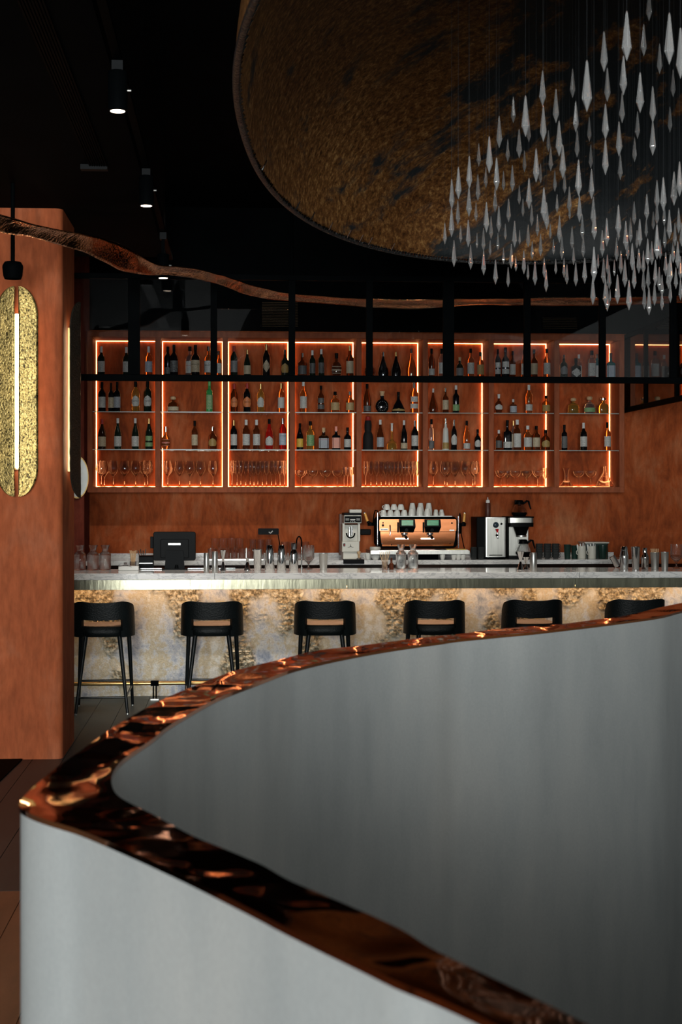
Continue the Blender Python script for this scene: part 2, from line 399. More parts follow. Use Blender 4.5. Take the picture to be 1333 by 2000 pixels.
# ================================================================== THE SETTING
CEIL = 4.7
YW = 15.8                     # bar wall
XL, XR = -5.2, 6.2
def struct(name, mb, mat, smooth=None): return tag(mb.build(name, mat, None, smooth), kind='structure')
fl = struct('floor', MB().box(XL, XR, WY, 18.2, -0.12, -0.012), M['black'])
M['plank'] = pm('slate_grey_plank', (0.040, 0.048, 0.050), 0.33, var=0.35, vscale=5, aniso=(3, 0.5, 1), bump=0.05, bscale=30)
def plank_material():
    m, nt, b = mat_new('slate_plank'); N = nt.nodes; L = nt.links
    g = N.new('ShaderNodeNewGeometry'); src = g.outputs['Position']
    n1 = noise_node(nt, src, 2.0, 7, 0.6, (2.2, 0.5, 1)); n2 = noise_node(nt, src, 12, 5, 0.6, (4, 0.6, 1)); n3 = noise_node(nt, src, 0.55, 3, 0.5)
    r = ramp(N, [(0.3, (0.011, 0.021, 0.026)), (0.7, (0.024, 0.037, 0.042))]); L.new(n1, r.inputs[0])
    r2 = ramp(N, [(0.3, (0.8,)*3), (0.7, (1.15,)*3)]); L.new(n2, r2.inputs[0])
    L.new(mixc(nt, 1.0, r.outputs[0], r2.outputs[0], 'MULTIPLY'), b.inputs['Base Color'])
    b.inputs['Roughness'].default_value = 0.45; b.inputs['Specular IOR Level'].default_value = 0.35; bump_to(nt, b, n2, 0.05, 0.01)
    return m
M['plank'] = plank_material()
M['rust_plank'] = pm('rust_brown_plank', (0.17, 0.065, 0.030), 0.4, var=0.35, vscale=4, aniso=(2, 0.5, 1), bump=0.05, bscale=30)
x0 = XP(192.8, 13.45) - 0.2 * 16
pw = 0.2025
k = 0
while x0 + k * pw < 5.9:
    a = x0 + k * pw
    p = MB().box(a + 0.0018, a + pw - 0.0018, 6.9, YW, -0.012, 0.0)
    p.build('plank', M['plank'], fl)
    p = MB().box(a + 0.0018, a + pw - 0.0018, WY, 6.896, -0.012, 0.0)
    p.build('plank', M['rust_plank'] if a < -0.6 else M['plank'], fl)
    k += 1
struct('ceiling', MB().box(XL, XR, WY - 0.2, 18.2, CEIL, CEIL + 0.15), M['black'])
SOF = 3.66                    # lowered black soffit over the pillar
struct('ceiling_soffit', MB().box(XL, XP(250, 8.0), 5.2, 12.4, SOF, CEIL - 0.01), M['black'])
xwl = XP(175, YW)
xcl = XP(171, 15.37)
ztop = ZP(652, YW)
struct('wall_back', MB().box(xwl, XR, YW, YW + 0.2, 0, ztop + 0.02), M['terra'])
struct('wall_back_upper', MB().box(xwl, XR, YW, YW + 0.2, ztop + 0.021, CEIL), M['black'])
struct('wall_recess', MB().box(XL, xwl + 0.4, 17.9, 18.1, 0, CEIL), plaster('dark_red_plaster', (0.16, 0.03, 0.018), (0.22, 0.045, 0.026), (0.26, 0.06, 0.035)))
struct('wall_left', MB().box(XL - 0.2, XL, WY, 18.1, 0, CEIL), M['cement'])
struct('wall_right', MB().box(XR, XR + 0.2, WY, YW, 0, CEIL), M['cement'])
# wall behind the camera with its windows
wf = MB(); xs = [XL]
for a, b in WINDOWS: xs += [a, b]
xs.append(XR)
for i in range(0, len(xs), 2): wf.box(xs[i], xs[i+1], WY - 0.2, WY, 0, CEIL)
for a, b in WINDOWS:
    wf.box(a, b, WY - 0.2, WY, 0, WZ0); wf.box(a, b, WY - 0.2, WY, WZ1, CEIL)
struct('wall_front', wf, M['black'])
for i, (a, b) in enumerate(WINDOWS):
    t = thing('window_%d' % (i + 1), None, None, ((a + b) / 2, WY, WZ0)); tag(t, kind='structure')
    fr = MB(); e = 0.05
    fr.box(a, a + e, WY - 0.08, WY - 0.02, WZ0, WZ1); fr.box(b - e, b, WY - 0.08, WY - 0.02, WZ0, WZ1)
    fr.box(a + e, b - e, WY - 0.08, WY - 0.02, WZ0, WZ0 + e); fr.box(a + e, b - e, WY - 0.08, WY - 0.02, WZ1 - e, WZ1)
    fr.box((a + b) / 2 - 0.02, (a + b) / 2 + 0.02, WY - 0.08, WY - 0.02, WZ0 + e, WZ1 - e)
    fr.box(a + e, (a + b) / 2 - 0.02, WY - 0.08, WY - 0.02, 2.4, 2.44); fr.box((a + b) / 2 + 0.02, b - e, WY - 0.08, WY - 0.02, 2.4, 2.44)
    fr.build('window_frame', M['blackmetal'], t)
    MB().box(a + e, b - e, WY - 0.055, WY - 0.049, WZ0 + e, WZ1 - e).build('pane', M['clearpane'], t)

# ------------------------------------------------------------------ pillar
YP0, YP1 = 10.31, 11.07
xpr = XP(122, YP0)
pil = MB(); r = 0.05; x_l = xpr - 1.15
poly = [(x_l, YP0), ] + [(xpr - r + r * math.sin(a), YP0 + r - r * math.cos(a)) for a in [i * PI / 16 for i in range(9)]] + [(xpr, YP1), (x_l, YP1)]
pil.prism(poly, 0, SOF - 0.003, 'z')
tag(struct('pillar', pil, M['terra_pillar'], 30), 'square terracotta plaster pillar carrying the brass wall lights', kind='structure')

# ================================================================== BACK BAR CABINET
YC = 15.37                    # its front
zc0, zc1 = ZP(962, YC), ZP(650, YC)
xc0, xc1 = XP(170.5, YC), XP(1220.5, YC)
xi0, xi1 = XP(180.6, YC), XP(1210.8, YC)
zi0, zi1 = ZP(951, YC), ZP(661, YC)
dv = 0.053
bw = (xi1 - xi0 - 7 * dv) / 8
cab = thing('back_bar_cabinet', 'long terracotta wall cabinet of eight lit bays above the back counter', 'cabinet', ((xc0 + xc1) / 2, YC, zc0))
yb = YW - 0.004
MB().box(xc0, xc1, YC, yb, zi1, zc1).build('top_board', M['terra_wood'], cab, bevel=0.003)
MB().box(xc0, xc1, YC, yb, zc0, zi0).build('bottom_board', M['terra_wood'], cab, bevel=0.003)
MB().box(xc0, xi0, YC, yb, zi0, zi1).build('side_board', M['terra_wood'], cab, bevel=0.003)
MB().box(xi1, xc1, YC, yb, zi0, zi1).build('side_board', M['terra_wood'], cab, bevel=0.003)
bays = []
for i in range(8):
    a = xi0 + i * (bw + dv); bays.append((a, a + bw))
    if i < 7: MB().box(a + bw, a + bw + dv, YC, yb, zi0, zi1).build('divider', M['terra_wood'], cab, bevel=0.003)
ROWZ = [ZP(735.5, YC), ZP(805, YC), ZP(878.2, YC), zi0]
LW, LD = 0.008, 0.010
for (a, b) in bays:
    MB().box(a, b, yb - 0.02, yb, zi0, zi1).build('back_panel', M['terra'], cab)
    y1 = yb - 0.021
    MB().box(a + 0.001, a + LW, y1 - LD, y1, zi0 + 0.001, zi1 - LW).build('led_strip', M['led'], cab)
    MB().box(b - LW, b - 0.001, y1 - LD, y1, zi0 + 0.001, zi1 - LW).build('led_strip', M['led'], cab)
    MB().box(a + 0.001, b - 0.001, y1 - LD, y1, zi1 - LW + 0.0005, zi1 - 0.001).build('led_strip', M['led'], cab)
    MB().box(a + LW + 0.001, b - LW - 0.001, y1 - LD, y1, zi0 + 0.001, zi0 + LW).build('led_strip', M['led'], cab)
    for z in ROWZ[:3]:
        MB().box(a + 0.001, b - 0.001, YC + 0.02, y1 - LD - 0.03, z - 0.008, z).build('glass_shelf', M['shelfglass'], cab)
        MB().box(a + 0.001, b - 0.001, YC + 0.0165, YC + 0.0195, z - 0.008, z).build('shelf_edge', M['shelfedge'], cab)

# ------------------------------------------------------------------ bottles
TYPES = {  # (r, z) in units of body radius / height ; aspect = radius / height ; label z range ; cap from
 'wine':   ([(0,0),(.9,0),(1,.02),(1,.58),(.93,.64),(.55,.72),(.38,.77),(.35,.80),(.34,1),(0,1)], .125, (.14,.50), .80, 2, 1),
 'slope':  ([(0,0),(.9,0),(1,.02),(1,.45),(.88,.56),(.55,.70),(.38,.79),(.34,.83),(.34,1),(0,1)], .135, (.10,.42), .84, 2, 1),
 'slim':   ([(0,0),(.9,0),(1,.02),(1,.60),(.95,.66),(.6,.74),(.42,.79),(.38,.82),(.38,1),(0,1)], .115, (.15,.52), .82, 2, 1),
 'whisky': ([(0,0),(.92,0),(1,.02),(1,.56),(.95,.62),(.65,.68),(.42,.72),(.36,.76),(.36,1),(0,1)], .14, (.14,.52), .85, 2, 1),
 'squat':  ([(0,0),(.92,0),(1,.03),(1,.52),(.92,.60),(.55,.68),(.36,.72),(.34,.78),(.34,1),(0,1)], .19, (.12,.48), .83, 2, 1),
 'square': ([(0,0),(.95,0),(1,.02),(1,.56),(.93,.61),(.5,.66),(.34,.70),(.32,.76),(.34,1),(0,1)], .18, (.08,.52), .80, 7, .7),
 'flask':  ([(0,0),(.55,0),(.80,.06),(.98,.22),(1,.38),(.88,.52),(.55,.62),(.30,.66),(.28,.78),(.34,1),(0,1)], .24, (.16,.46), .78, 2, .6),
 'tear':   ([(0,0),(.6,0),(.92,.06),(1,.18),(.92,.32),(.62,.52),(.36,.68),(.25,.78),(.22,.84),(.22,1),(0,1)], .22, None, .84, 2, .8),
 'disc':   ([(0,0),(.35,0),(.7,.05),(.95,.18),(1,.32),(.92,.46),(.65,.58),(.32,.64),(.26,.68),(.30,.9),(.38,1),(0,1)], .33, None, .80, 2, .45),
 'bell':   ([(0,0),(1,0),(1.02,.05),(.92,.18),(.66,.38),(.38,.54),(.24,.62),(.20,.68),(.20,1),(0,1)], .32, (.06,.20), .82, 2, .6),
 'gin':    ([(0,0),(.95,0),(1,.02),(1,.64),(.92,.69),(.5,.73),(.42,.76),(.42,1),(0,1)], .135, (.10,.55), .84, 3.5, .85),
 'longneck': ([(0,0),(.8,0),(1,.05),(1,.16),(.8,.27),(.42,.36),(.22,.42),(.19,.6),(.19,.95),(.25,1),(0,1)], .20, None, .72, 2, 1),
 'taper':  ([(0,0),(1,0),(.98,.02),(.74,.62),(.66,.68),(.36,.72),(.34,.76),(.34,1),(0,1)], .125, (.04,.24), .82, 2, 1),
 'jug':    ([(0,0),(.92,0),(1,.04),(1,.38),(.86,.54),(.5,.64),(.28,.68),(.26,.76),(.48,.82),(.50,.94),(.25,1),(0,1)], .31, (.10,.34), .78, 2.6, .7),
 'figure': ([(0,0),(.92,0),(1,.02),(.98,.36),(.86,.46),(.60,.54),(.68,.60),(.72,.72),(.62,.84),(.50,.88),(.46,.97),(0,1)], .165, None, .86, 2, 1),
}
_bm = {}
def radial(prof, z):
    for (r0, z0), (r1, z1) in zip(prof, prof[1:]):
        if z0 <= z <= z1 and z1 > z0: return r0 + (r1 - r0) * (z - z0) / (z1 - z0)
    return prof[-2][0]
def bottle_meshes(ty, lshape):
    key = (ty, lshape)
    if key in _bm: return _bm[key]
    prof, asp, lz, capz, p, sy = TYPES[ty]
    if ('body', ty) not in _bm:
        pr = []
        for (r, z) in prof:
            if z < capz: pr.append((r * asp, z))
        rc = radial(prof, capz)
        pr.append((rc * asp, capz)); pr.append((0, capz))
        sq = [p if z < 0.63 else 2 for (r, z) in pr]
        _bm[('body', ty)] = MB().lathe(pr, 24, (0,0,0), sq, sy).mesh('bottle_body', 35)
        cp = [(0, capz - .0005), (rc * asp * 1.06, capz - .0005)] + [(r * asp * 1.06, z) for r, z in prof if z > capz and r > 0] + [(0, 1)]
        _bm[('cap', ty)] = MB().lathe(cp, 16, (0,0,0), None, max(sy, .9)).mesh('bottle_cap', 35)
    lab = None
    if lz and lshape != 'none':
        rows = 9 if lshape in ('round', 'diamond') else 3
        z0, z1 = lz; A = math.radians(68); zc, hz = (z0 + z1) / 2, (z1 - z0) / 2
        def patch(z0, z1, rows, fn):
            pts = []
            for i in range(rows):
                z = z0 + (z1 - z0) * i / (rows - 1); ha = A * fn((z - zc) / hz); row = []
                for j in range(9):
                    an = -PI / 2 - ha + 2 * ha * j / 8
                    ca, sa = math.cos(an), math.sin(an); q = radial(prof, z) * asp * 1.012
                    if p != 2: q = q / (abs(ca)**p + abs(sa)**p)**(1 / p)
                    row.append((q * ca, q * sa * sy - 0.0004, z))
                pts.append(row)
            return pts
        mb = MB()
        def addp(pts):
            mb.grid([r[::-1] for r in pts])
        if lshape == 'round': addp(patch(z0 + .04, z1 + .02, rows, lambda s: max(.06, math.sqrt(max(0, 1 - min(1, abs(s))**2)))))
        elif lshape == 'diamond': addp(patch(z0, z1, rows, lambda s: max(.03, 1 - abs(s))))
        elif lshape == 'low': addp(patch(z0 - .05 if z0 > .08 else z0, zc - .02, 3, lambda s: 1))
        elif lshape == 'two':
            addp(patch(z0, zc - .03, 3, lambda s: 1)); addp(patch(zc + .03, z1 + .02, 3, lambda s: .8))
        else: addp(patch(z0, z1, rows, lambda s: 1))
        lab = mb.mesh('bottle_label', True)
    _bm[key] = (_bm[('body', ty)], _bm[('cap', ty)], lab); return _bm[key]
GW = {'k': 'black', 'g': 'dark green', 'b': 'dark brown', 'a': 'amber', 'd': 'dark amber', 'o': 'orange amber', 'c': 'clear', 'y': 'golden', 'r': 'red', 'G': 'bright green', 't': 'teal', 'w': 'white glazed', 'm': 'matt black'}
TW = {'wine': 'bottle', 'slope': 'sloping bottle', 'slim': 'slim bottle', 'whisky': 'whisky bottle', 'squat': 'squat bottle', 'square': 'square bottle', 'flask': 'flask bottle', 'tear': 'teardrop bottle', 'disc': 'disc decanter', 'bell': 'bell bottle', 'gin': 'gin bottle', 'longneck': 'long-necked bottle', 'taper': 'tapering bottle', 'jug': 'jug bottle', 'figure': 'waisted bottle'}
ORD = ['first', 'second', 'third', 'fourth', 'fifth', 'sixth', 'seventh', 'eighth', 'ninth', 'tenth', 'eleventh', 'twelfth', 'thirteenth', 'fourteenth', 'fifteenth']
ROWN = ['top shelf', 'upper middle shelf', 'lower middle shelf']
# each row: bays of (x, top y, type, glass, label colour, label shape, cap colour, width px or 0, depth shift)
R1 = [
 [(198,677,'wine','g','white','full','white',0),(247,678,'wine','g','white','full','white',0),(290.5,677,'wine','o','blue','full','white',0)],
 [(328,677,'slim','k','black','low','black',0,.07),(340,673.5,'wine','k','black','full','black',0),(371,677,'whisky','c','white','full','black',0,.1),(382,674,'whisky','k','cream','full','black',0),(407.5,677,'whisky','a','white','full','silver',0),(427,686,'whisky','a','white','full','silver',0)],
 [(457.5,676,'slim','g','grey','full','red',0),(483.3,683.5,'slope','g','cream','full','gold',0),(520.5,673,'slim','k','cream','diamond','gold',15),(556.8,683.5,'squat','g','gold','round','silver',15)],
 [(591,690,'squat','d','black','full','silver',17),(610.6,684.6,'slim','g','black','full','white',12),(628,682,'slim','g','black','full','white',12.5),(657.8,690,'flask','d','cream','full','black',20),(683.8,676,'whisky','d','cream','full','gold',15)],
 [(722.8,700,'disc','d',None,'none','black',20),(749,688,'tear','k',None,'none','silver',21),(774,688,'tear','k',None,'none','gold',21),(804,681,'tear','o',None,'none','dark',20)],
 [(843.5,681,'slim','d','white','low','black',12),(863,681,'slim','c','white','full','black',12),(898.7,698,'squat','g','grey','full','cork',15),(920,681,'whisky','a','white','full','black',14),(939,688,'whisky','a','gold','full','black',14)],
 [(973,682,'slim','k','white','two','black',11.5),(988,679,'whisky','k','white','two','black',15),(1002,686,'whisky','d','white','full','black',12),(1024,684,'whisky','a','white','full','black',12),(1043.8,682.7,'whisky','d','cream','full','black',14),(1068.8,681,'whisky','a','white','full','black',14)],
 [(1102,693.6,'whisky','g','grey','round','silver',15),(1125.7,700,'square','k','white','diamond','black',18),(1131.5,692.5,'gin','c','white','full','white',11,.09),(1157,685,'gin','c','white','full','black',15),(1167,692,'gin','t','white','full','silver',13,.09),(1194,690,'square','t','blue','full','dark',16)]]
R2 = [
 [(199.4,746.3,'wine','k','white','full','black',14.5),(217,748,'wine','k','cream','full','black',11.5),(229,746,'wine','k','silver','full','black',13.5),(265,745.5,'slim','y','white','round','black',15),(288.6,745,'slim','g','white','round','black',15)],
 [(338.5,774,'jug','d','cream','full','cork',21),(409.3,743.7,'gin','G','green','full','green',12.5)],
 [(457.6,750,'slim','d','orange','round','red',13.5),(483,749,'slim','k','orange','round','red',15),(509.5,750,'slim','y','white','round','gold',14),(549.4,749,'slim','o','white','full','gold',13)],
 [(593,745,'whisky','a','white','full','white',14),(627.4,753.4,'whisky','d','black','two','black',14),(655,765,'squat','a','parch','full','black',17.5),(683.8,765,'squat','a','parch','full','silver',16)],
 [(717.6,750,'slope','d','black','low','black',15),(747,764.7,'disc','k',None,'none','cork',26),(778.7,765.5,'bell','k','gold','round','black',27),(809.4,747.6,'slim','o','white','two','silver',16)],
 [(846.7,759,'tear','d','white','full','white',17),(870.6,758,'whisky','d','cream','full','silver',12.5),(891.3,753,'whisky','k','green','low','white',14)],
 [(975,770,'flask','d','white','round','white',15),(1003,780,'square','d','silver','full','white',13),(1033.7,752,'slim','a','white','low','white',14),(1067.4,772.7,'squat','a','gold','full','black',16)],
 [(1120.7,777,'jug','y',None,'none','cork',22),(1152.3,774,'jug','c','green','full','cork',22),(1178.8,776,'jug','y',None,'none','silver',22)]]
R3 = [
 [(199.4,819,'slope','b','cream','full','red',16),(230.3,817,'slope','g','white','full','white',14.5),(264.5,817,'slope','g','white','full','white',14.5),(291.2,818,'slope','g','green','two','gold',15)],
 [(324,834,'flask','a','red','full','silver',16),(380.5,822,'slim','d','cream','full','black',12.5),(415.4,834,'squat','d','gold','round','silver',16)],
 [(457,821,'slim','k','white','full','gold',13),(481.2,820,'slim','d','white','full','white',14.5),(501.4,820,'slim','d','white','full','white',14.5),(526.3,818.5,'slope','r','white','round','black',15.5),(552.6,817,'slim','r','blue','full','silver',14.5)],
 [(586.2,827,'slope','k','yellow','full','black',13),(606.6,823,'whisky','y','green','full','black',15.5),(632.6,835.5,'square','b','silver','full','cork',19),(657,833,'square','k','salmon','full','salmon',15.5),(679.3,835,'squat','k','white','full','black',14)],
 [(719.4,812,'figure','m',None,'none','red',20),(743.3,820,'slope','d','silver','full','white',14.5),(766,827,'longneck','y',None,'none','white',20),(789.7,821,'slope','k','cream','low','white',13.5),(810.7,822,'wine','k','white','full','silver',14)],
 [(843.3,819,'gin','c','black','low','black',10.5),(871,817,'taper','w','gold','full','silver',14),(887.4,820,'wine','k','white','round','silver',12),(912.3,822,'slope','o','white','low','black',13.5),(933.6,838.7,'squat','k','white','round','black',12.5)],
 [(975,840,'squat','d','black','full','white',13),(991.6,820.7,'square','k','white','low','black',16),(1003.5,822,'gin','c','cream','full','gold',9,.1),(1011,820,'gin','d','white','full','white',14.5),(1031.4,831.6,'whisky','o','white','full','white',16.5),(1048.2,832,'whisky','d','cream','full','black',15.5),(1066.5,839.6,'squat','d','gold','round','black',17)],
 [(1103,830,'gin','k','black','full','black',11.5),(1140.5,826,'wine','k','white','full','white',14.5),(1187,825,'wine','o','white','full','black',13.5)]]
WORDS = {371: ('BACARDI', .36, CP['red'], .85), 382: ('BACARDI', .36, M['blackmetal'], .85), 407.5: ('BACARDI', .36, M['blackmetal'], .85), 265: ('MARTINI', .34, M['blackmetal'], .8), 288.6: ('MARTINI', .34, M['blackmetal'], .8), 457.6: ('MARTINI', .34, M['blackmetal'], .8), 483: ('MARTINI', .34, M['blackmetal'], .8), 552.6: ('CAMPARI', .42, M['blackmetal'], .85), 632.6: ('COINTREAU', .44, CP['red'], .9)}
def place_bottle(x, ytop, ty, gl, lc, ls, cap, wpx, dz, zbase, label, group):
    Yb = YC + 0.15 + dz + random.uniform(-.012, .012)
    X = XP(x, Yb); h = ZP(ytop, Yb, x) - zbase
    asp = TYPES[ty][1]; s = h
    wx = (wpx * Yb / F / 2) / (asp * h) if wpx else 1.0
    wx *= 1.02
    t = thing('bottle', label, 'bottle', (X, Yb, zbase + 0.0006), 0, group)
    body, capm, lab = bottle_meshes(ty, ls)
    ob = local('glass_body', body, G[gl], t); oc = local('cap', capm, CP[cap], t)
    obs = [ob, oc]
    if lab is not None: obs.append(local('paper_label', lab, LB[lc], t))
    for q in obs: q.scale = (h * wx, h * wx, h)
    r_ = asp * h * wx
    if x in WORDS:
        wd, zf, ink, wf = WORDS[x]; sy = TYPES[ty][5]
        fc = bpy.data.curves.new('lettering', 'FONT'); fc.body = wd; fc.align_x = 'CENTER'; fc.size = 2 * r_ * wf / (.62 * len(wd)) ; fc.extrude = .0002
        tmp = bpy.data.objects.new('lettering', fc); me_ = bpy.data.meshes.new_from_object(tmp); bpy.data.objects.remove(tmp)
        me_.materials.clear(); me_.materials.append(ink); fo = bpy.data.objects.new('lettering', me_); COL.objects.link(fo); fo.parent = t
        fo.location = (0, -r_ * sy * 1.02 - .002, h * zf); fo.rotation_euler = (PI / 2, 0, 0)
    if ty == 'disc' and gl == 'k':
        st_ = MB()
        for k in range(16):
            a = 2 * PI * k / 16; rr = r_ * .66
            st_.lathe([(0, -.003), (.0035, 0), (0, .003)], 6, (rr * math.cos(a), -r_ * .45 * .80, h * .33 + rr * math.sin(a)))
        local('stud_ring', st_, M['paper'], t)
    return t
for row, (R, zb, rn) in enumerate(zip((R1, R2, R3), ROWZ, ROWN)):
    for bi, bay in enumerate(R):
        for k, e in enumerate(sorted(bay, key=lambda q: q[0])):
            x, yt, ty, gl, lc, ls, cap, wpx = e[:8]; dz = e[8] if len(e) > 8 else 0
            desc = f'{GW[gl]} {TW[ty]}' + (f' with {lc if lc != "parch" else "parchment"} label' if lc and ls != 'none' else '')
            lab = f'{desc}, {ORD[k]} on {rn} of {ORD[bi]} bay'
            place_bottle(x, yt, ty, gl, lc, ls, cap, wpx, dz, zb, lab, f'bottles on the {rn} of the cabinet')
# white studs on the black disc decanter
# ------------------------------------------------------------------ stemware on the bottom board
def stem_mesh(kind):
    if kind == 'wine':   # unit height
        out = [(.14,0),(.145,.008),(.05,.022),(.018,.05),(.016,.38),(.03,.42),(.12,.50),(.205,.60),(.225,.68),(.20,.84),(.165,1.0)]; t = .007
    elif kind == 'flute':
        out = [(.11,0),(.115,.008),(.04,.02),(.015,.05),(.014,.40),(.03,.45),(.075,.55),(.105,.68),(.10,.85),(.078,1.0)]; t = .006
    elif kind == 'coupe':
        out = [(.26,0),(.27,.012),(.09,.03),(.035,.06),(.032,.52),(.07,.58),(.24,.68),(.34,.82),(.36,.92),(.35,1.0)]; t = .012
    elif kind == 'shot':
        out = [(.20,0),(.21,.012),(.07,.03),(.03,.06),(.028,.5),(.08,.56),(.15,.66),(.17,.8),(.17,1.0)]; t = .012
    inn = [(max(r - t, .001), z + (t if i == 0 else 0)) for i, (r, z) in enumerate(out[-5 if kind != 'coupe' else -4:])]
    inn = [(0, inn[0][1] + t)] + inn
    prof = [(0, 0)] + out + inn[::-1]
    return MB().lathe(prof, 20).mesh('stem_glass', 50)
SM = {k: stem_mesh(k) for k in ('wine', 'flute', 'coupe', 'shot')}
def stem(kind, x, ytop, dz, label, group, wide=1.0):
    Yb = YC + 0.14 + dz; z = zi0 + 0.0006
    h = ZP(ytop, Yb, x) - z
    o = bpy.data.objects.new({'wine': 'wine_glass', 'flute': 'champagne_flute', 'coupe': 'coupe_glass', 'shot': 'liqueur_glass'}[kind], SM[kind]); COL.objects.link(o)
    if not SM[kind].materials: SM[kind].materials.append(M['stemglass'])
    o.location = (XP(x, Yb), Yb, z); o.scale = (h * wide, h * wide, h)
    return tag(o, label, 'glass', group)
def stems(kind, xs, ytop, bay, word, wide=1.0, zig=0.0, back=0.0):
    for k, x in enumerate(xs):
        stem(kind, x, ytop, (zig if k % 2 else 0) + back, f'{ORD[k]} {word} along the bottom of the {ORD[bay]} cabinet bay', f'{word} in the {ORD[bay]} bay', wide)
stems('wine', [198, 221.7, 243.5, 265, 288.6], 900, 0, 'big-bowled wine glass', .9)
stems('wine', [204, 283], 901.5, 0, 'rear wine glass half hidden', .95, 0, .125); 
stems('wine', [328, 350.8, 371, 392, 416.4], 900, 1, 'big-bowled wine glass', .88)
stems('flute', [453.6, 463.3, 470.7, 480.4, 489, 496.5, 504, 513, 521, 531, 539, 547.6, 556], 900, 2, 'slim champagne flute', 1.0, .09)
stems('coupe', [588.3, 610.6, 635.8, 660], 918.7, 3, 'shallow coupe glass')
stems('shot', [673, 680, 686.5], 912, 3, 'small liqueur glass', .8, .06, .06)
stems('flute', [714.4, 725, 736, 745, 753.8, 760.5, 767, 774, 782, 789, 796, 803, 809, 815], 901, 4, 'slim champagne flute', 1.05, .09)
stems('wine', [847, 869.3, 889.5, 909, 928.5], 901, 5, 'big-bowled wine glass', .85)
stems('wine', [874, 924], 902, 5, 'rear wine glass half hidden', .95, 0, .125)
stems('coupe', [979, 992, 1007.2, 1029.3, 1051.4], 919.5, 6, 'shallow coupe glass', 1.0, .13)
stems('wine', [1065], 914, 6, 'small round wine glass', .85, 0, .13)
stems('coupe', [1131, 1155], 919.5, 7, 'shallow coupe glass')
def decanter(x, ytop, prof, label):
    Yb = YC + .16; z = zi0 + .0006; h = ZP(ytop, Yb, x) - z
    o = MB().lathe([(r * h, zz * h) for r, zz in prof], 24, (XP(x, Yb), Yb, z)).build('decanter', M['glass'], None, 50)
    tag(o, label, 'decanter')
decanter(1107, 914, [(0,0),(.36,0),(.37,.04),(.28,.16),(.13,.36),(.10,.55),(.13,.8),(.19,1),(.18,1),(.11,.78),(.08,.55),(.10,.38),(.25,.18),(.33,.07),(0,.04)], 'wide-based waisted wine decanter at the start of the eighth bay')
decanter(1182, 911, [(0,0),(.44,0),(.46,.03),(.30,.35),(.10,.72),(.09,1),(.075,1),(.085,.72),(.28,.34),(.42,.06),(0,.03)], 'conical clear decanter at the end of the eighth bay')

# ================================================================== THE BAR
YB = 13.24; BT = 1.08; YBK = 14.05
xb0, xb1 = XP(30, YB), XP(1450, YB)
def marble():
    m, nt, b = mat_new('grey_white_marble'); N = nt.nodes; L = nt.links
    g = N.new('ShaderNodeNewGeometry'); src = g.outputs['Position']
    mp = N.new('ShaderNodeMapping'); mp.inputs['Rotation'].default_value = (0, 0.7, 0); mp.inputs['Scale'].default_value = (1, 1, 3); L.new(src, mp.inputs[0])
    n1 = noise_node(nt, mp.outputs[0], 5, 8, 0.65, None, 1.6); n2 = noise_node(nt, mp.outputs[0], 1.7, 5, 0.6)
    r = ramp(N, [(0.44, (0.74, 0.74, 0.73)), (0.49, (0.46, 0.47, 0.48)), (0.53, (0.74, 0.74, 0.73))]); L.new(n1, r.inputs[0])
    r2 = ramp(N, [(0.35, (0.85,)*3), (0.6, (1.0,)*3)]); L.new(n2, r2.inputs[0])
    L.new(mixc(nt, 1.0, r.outputs[0], r2.outputs[0], 'MULTIPLY'), b.inputs['Base Color']); b.inputs['Roughness'].default_value = 0.08
    return m
M['marble'] = marble()
bar = thing('bar_counter', 'long bar counter with marble top over a gold and silver leafed front', 'bar counter', ((xb0 + xb1) / 2, 13.6, 0))
joints = [xb0, XP(58.5, YB), XP(419.5, YB), XP(781, YB), XP(1133, YB), xb1]
for a, b in zip(joints[1:], joints[2:]):
    MB().box(a + .0008, b - .0008, YB, YBK, BT - 0.055, BT).build('marble_slab', M['marble'], bar, bevel=0.003)
MB().box(joints[0], joints[1] - .0008, YB, YBK, BT - 0.055, BT).build('marble_slab', M['marble'], bar, bevel=0.003)
zf1, zf0 = BT - 0.056, BT - 0.139
fj = [xb0, XP(371.6, YB), XP(678, YB), XP(1124.6, YB), xb1]
for a, b in zip(fj, fj[1:]):
    MB().box(a + .0012, b - .0012, YB + .006, YB + .02, zf0, zf1).build('steel_panel', M['fascia'], bar)
MB().box(xb0, xb1, YB + .03, YB + .05, zf0 + .012, zf0 + .024).build('led_strip', M['led_bar'], bar)
MB().box(xb0, xb1, YB + .021, YB + .25, zf0 + .026, zf1).build('soffit_board', M['blackmetal'], bar)
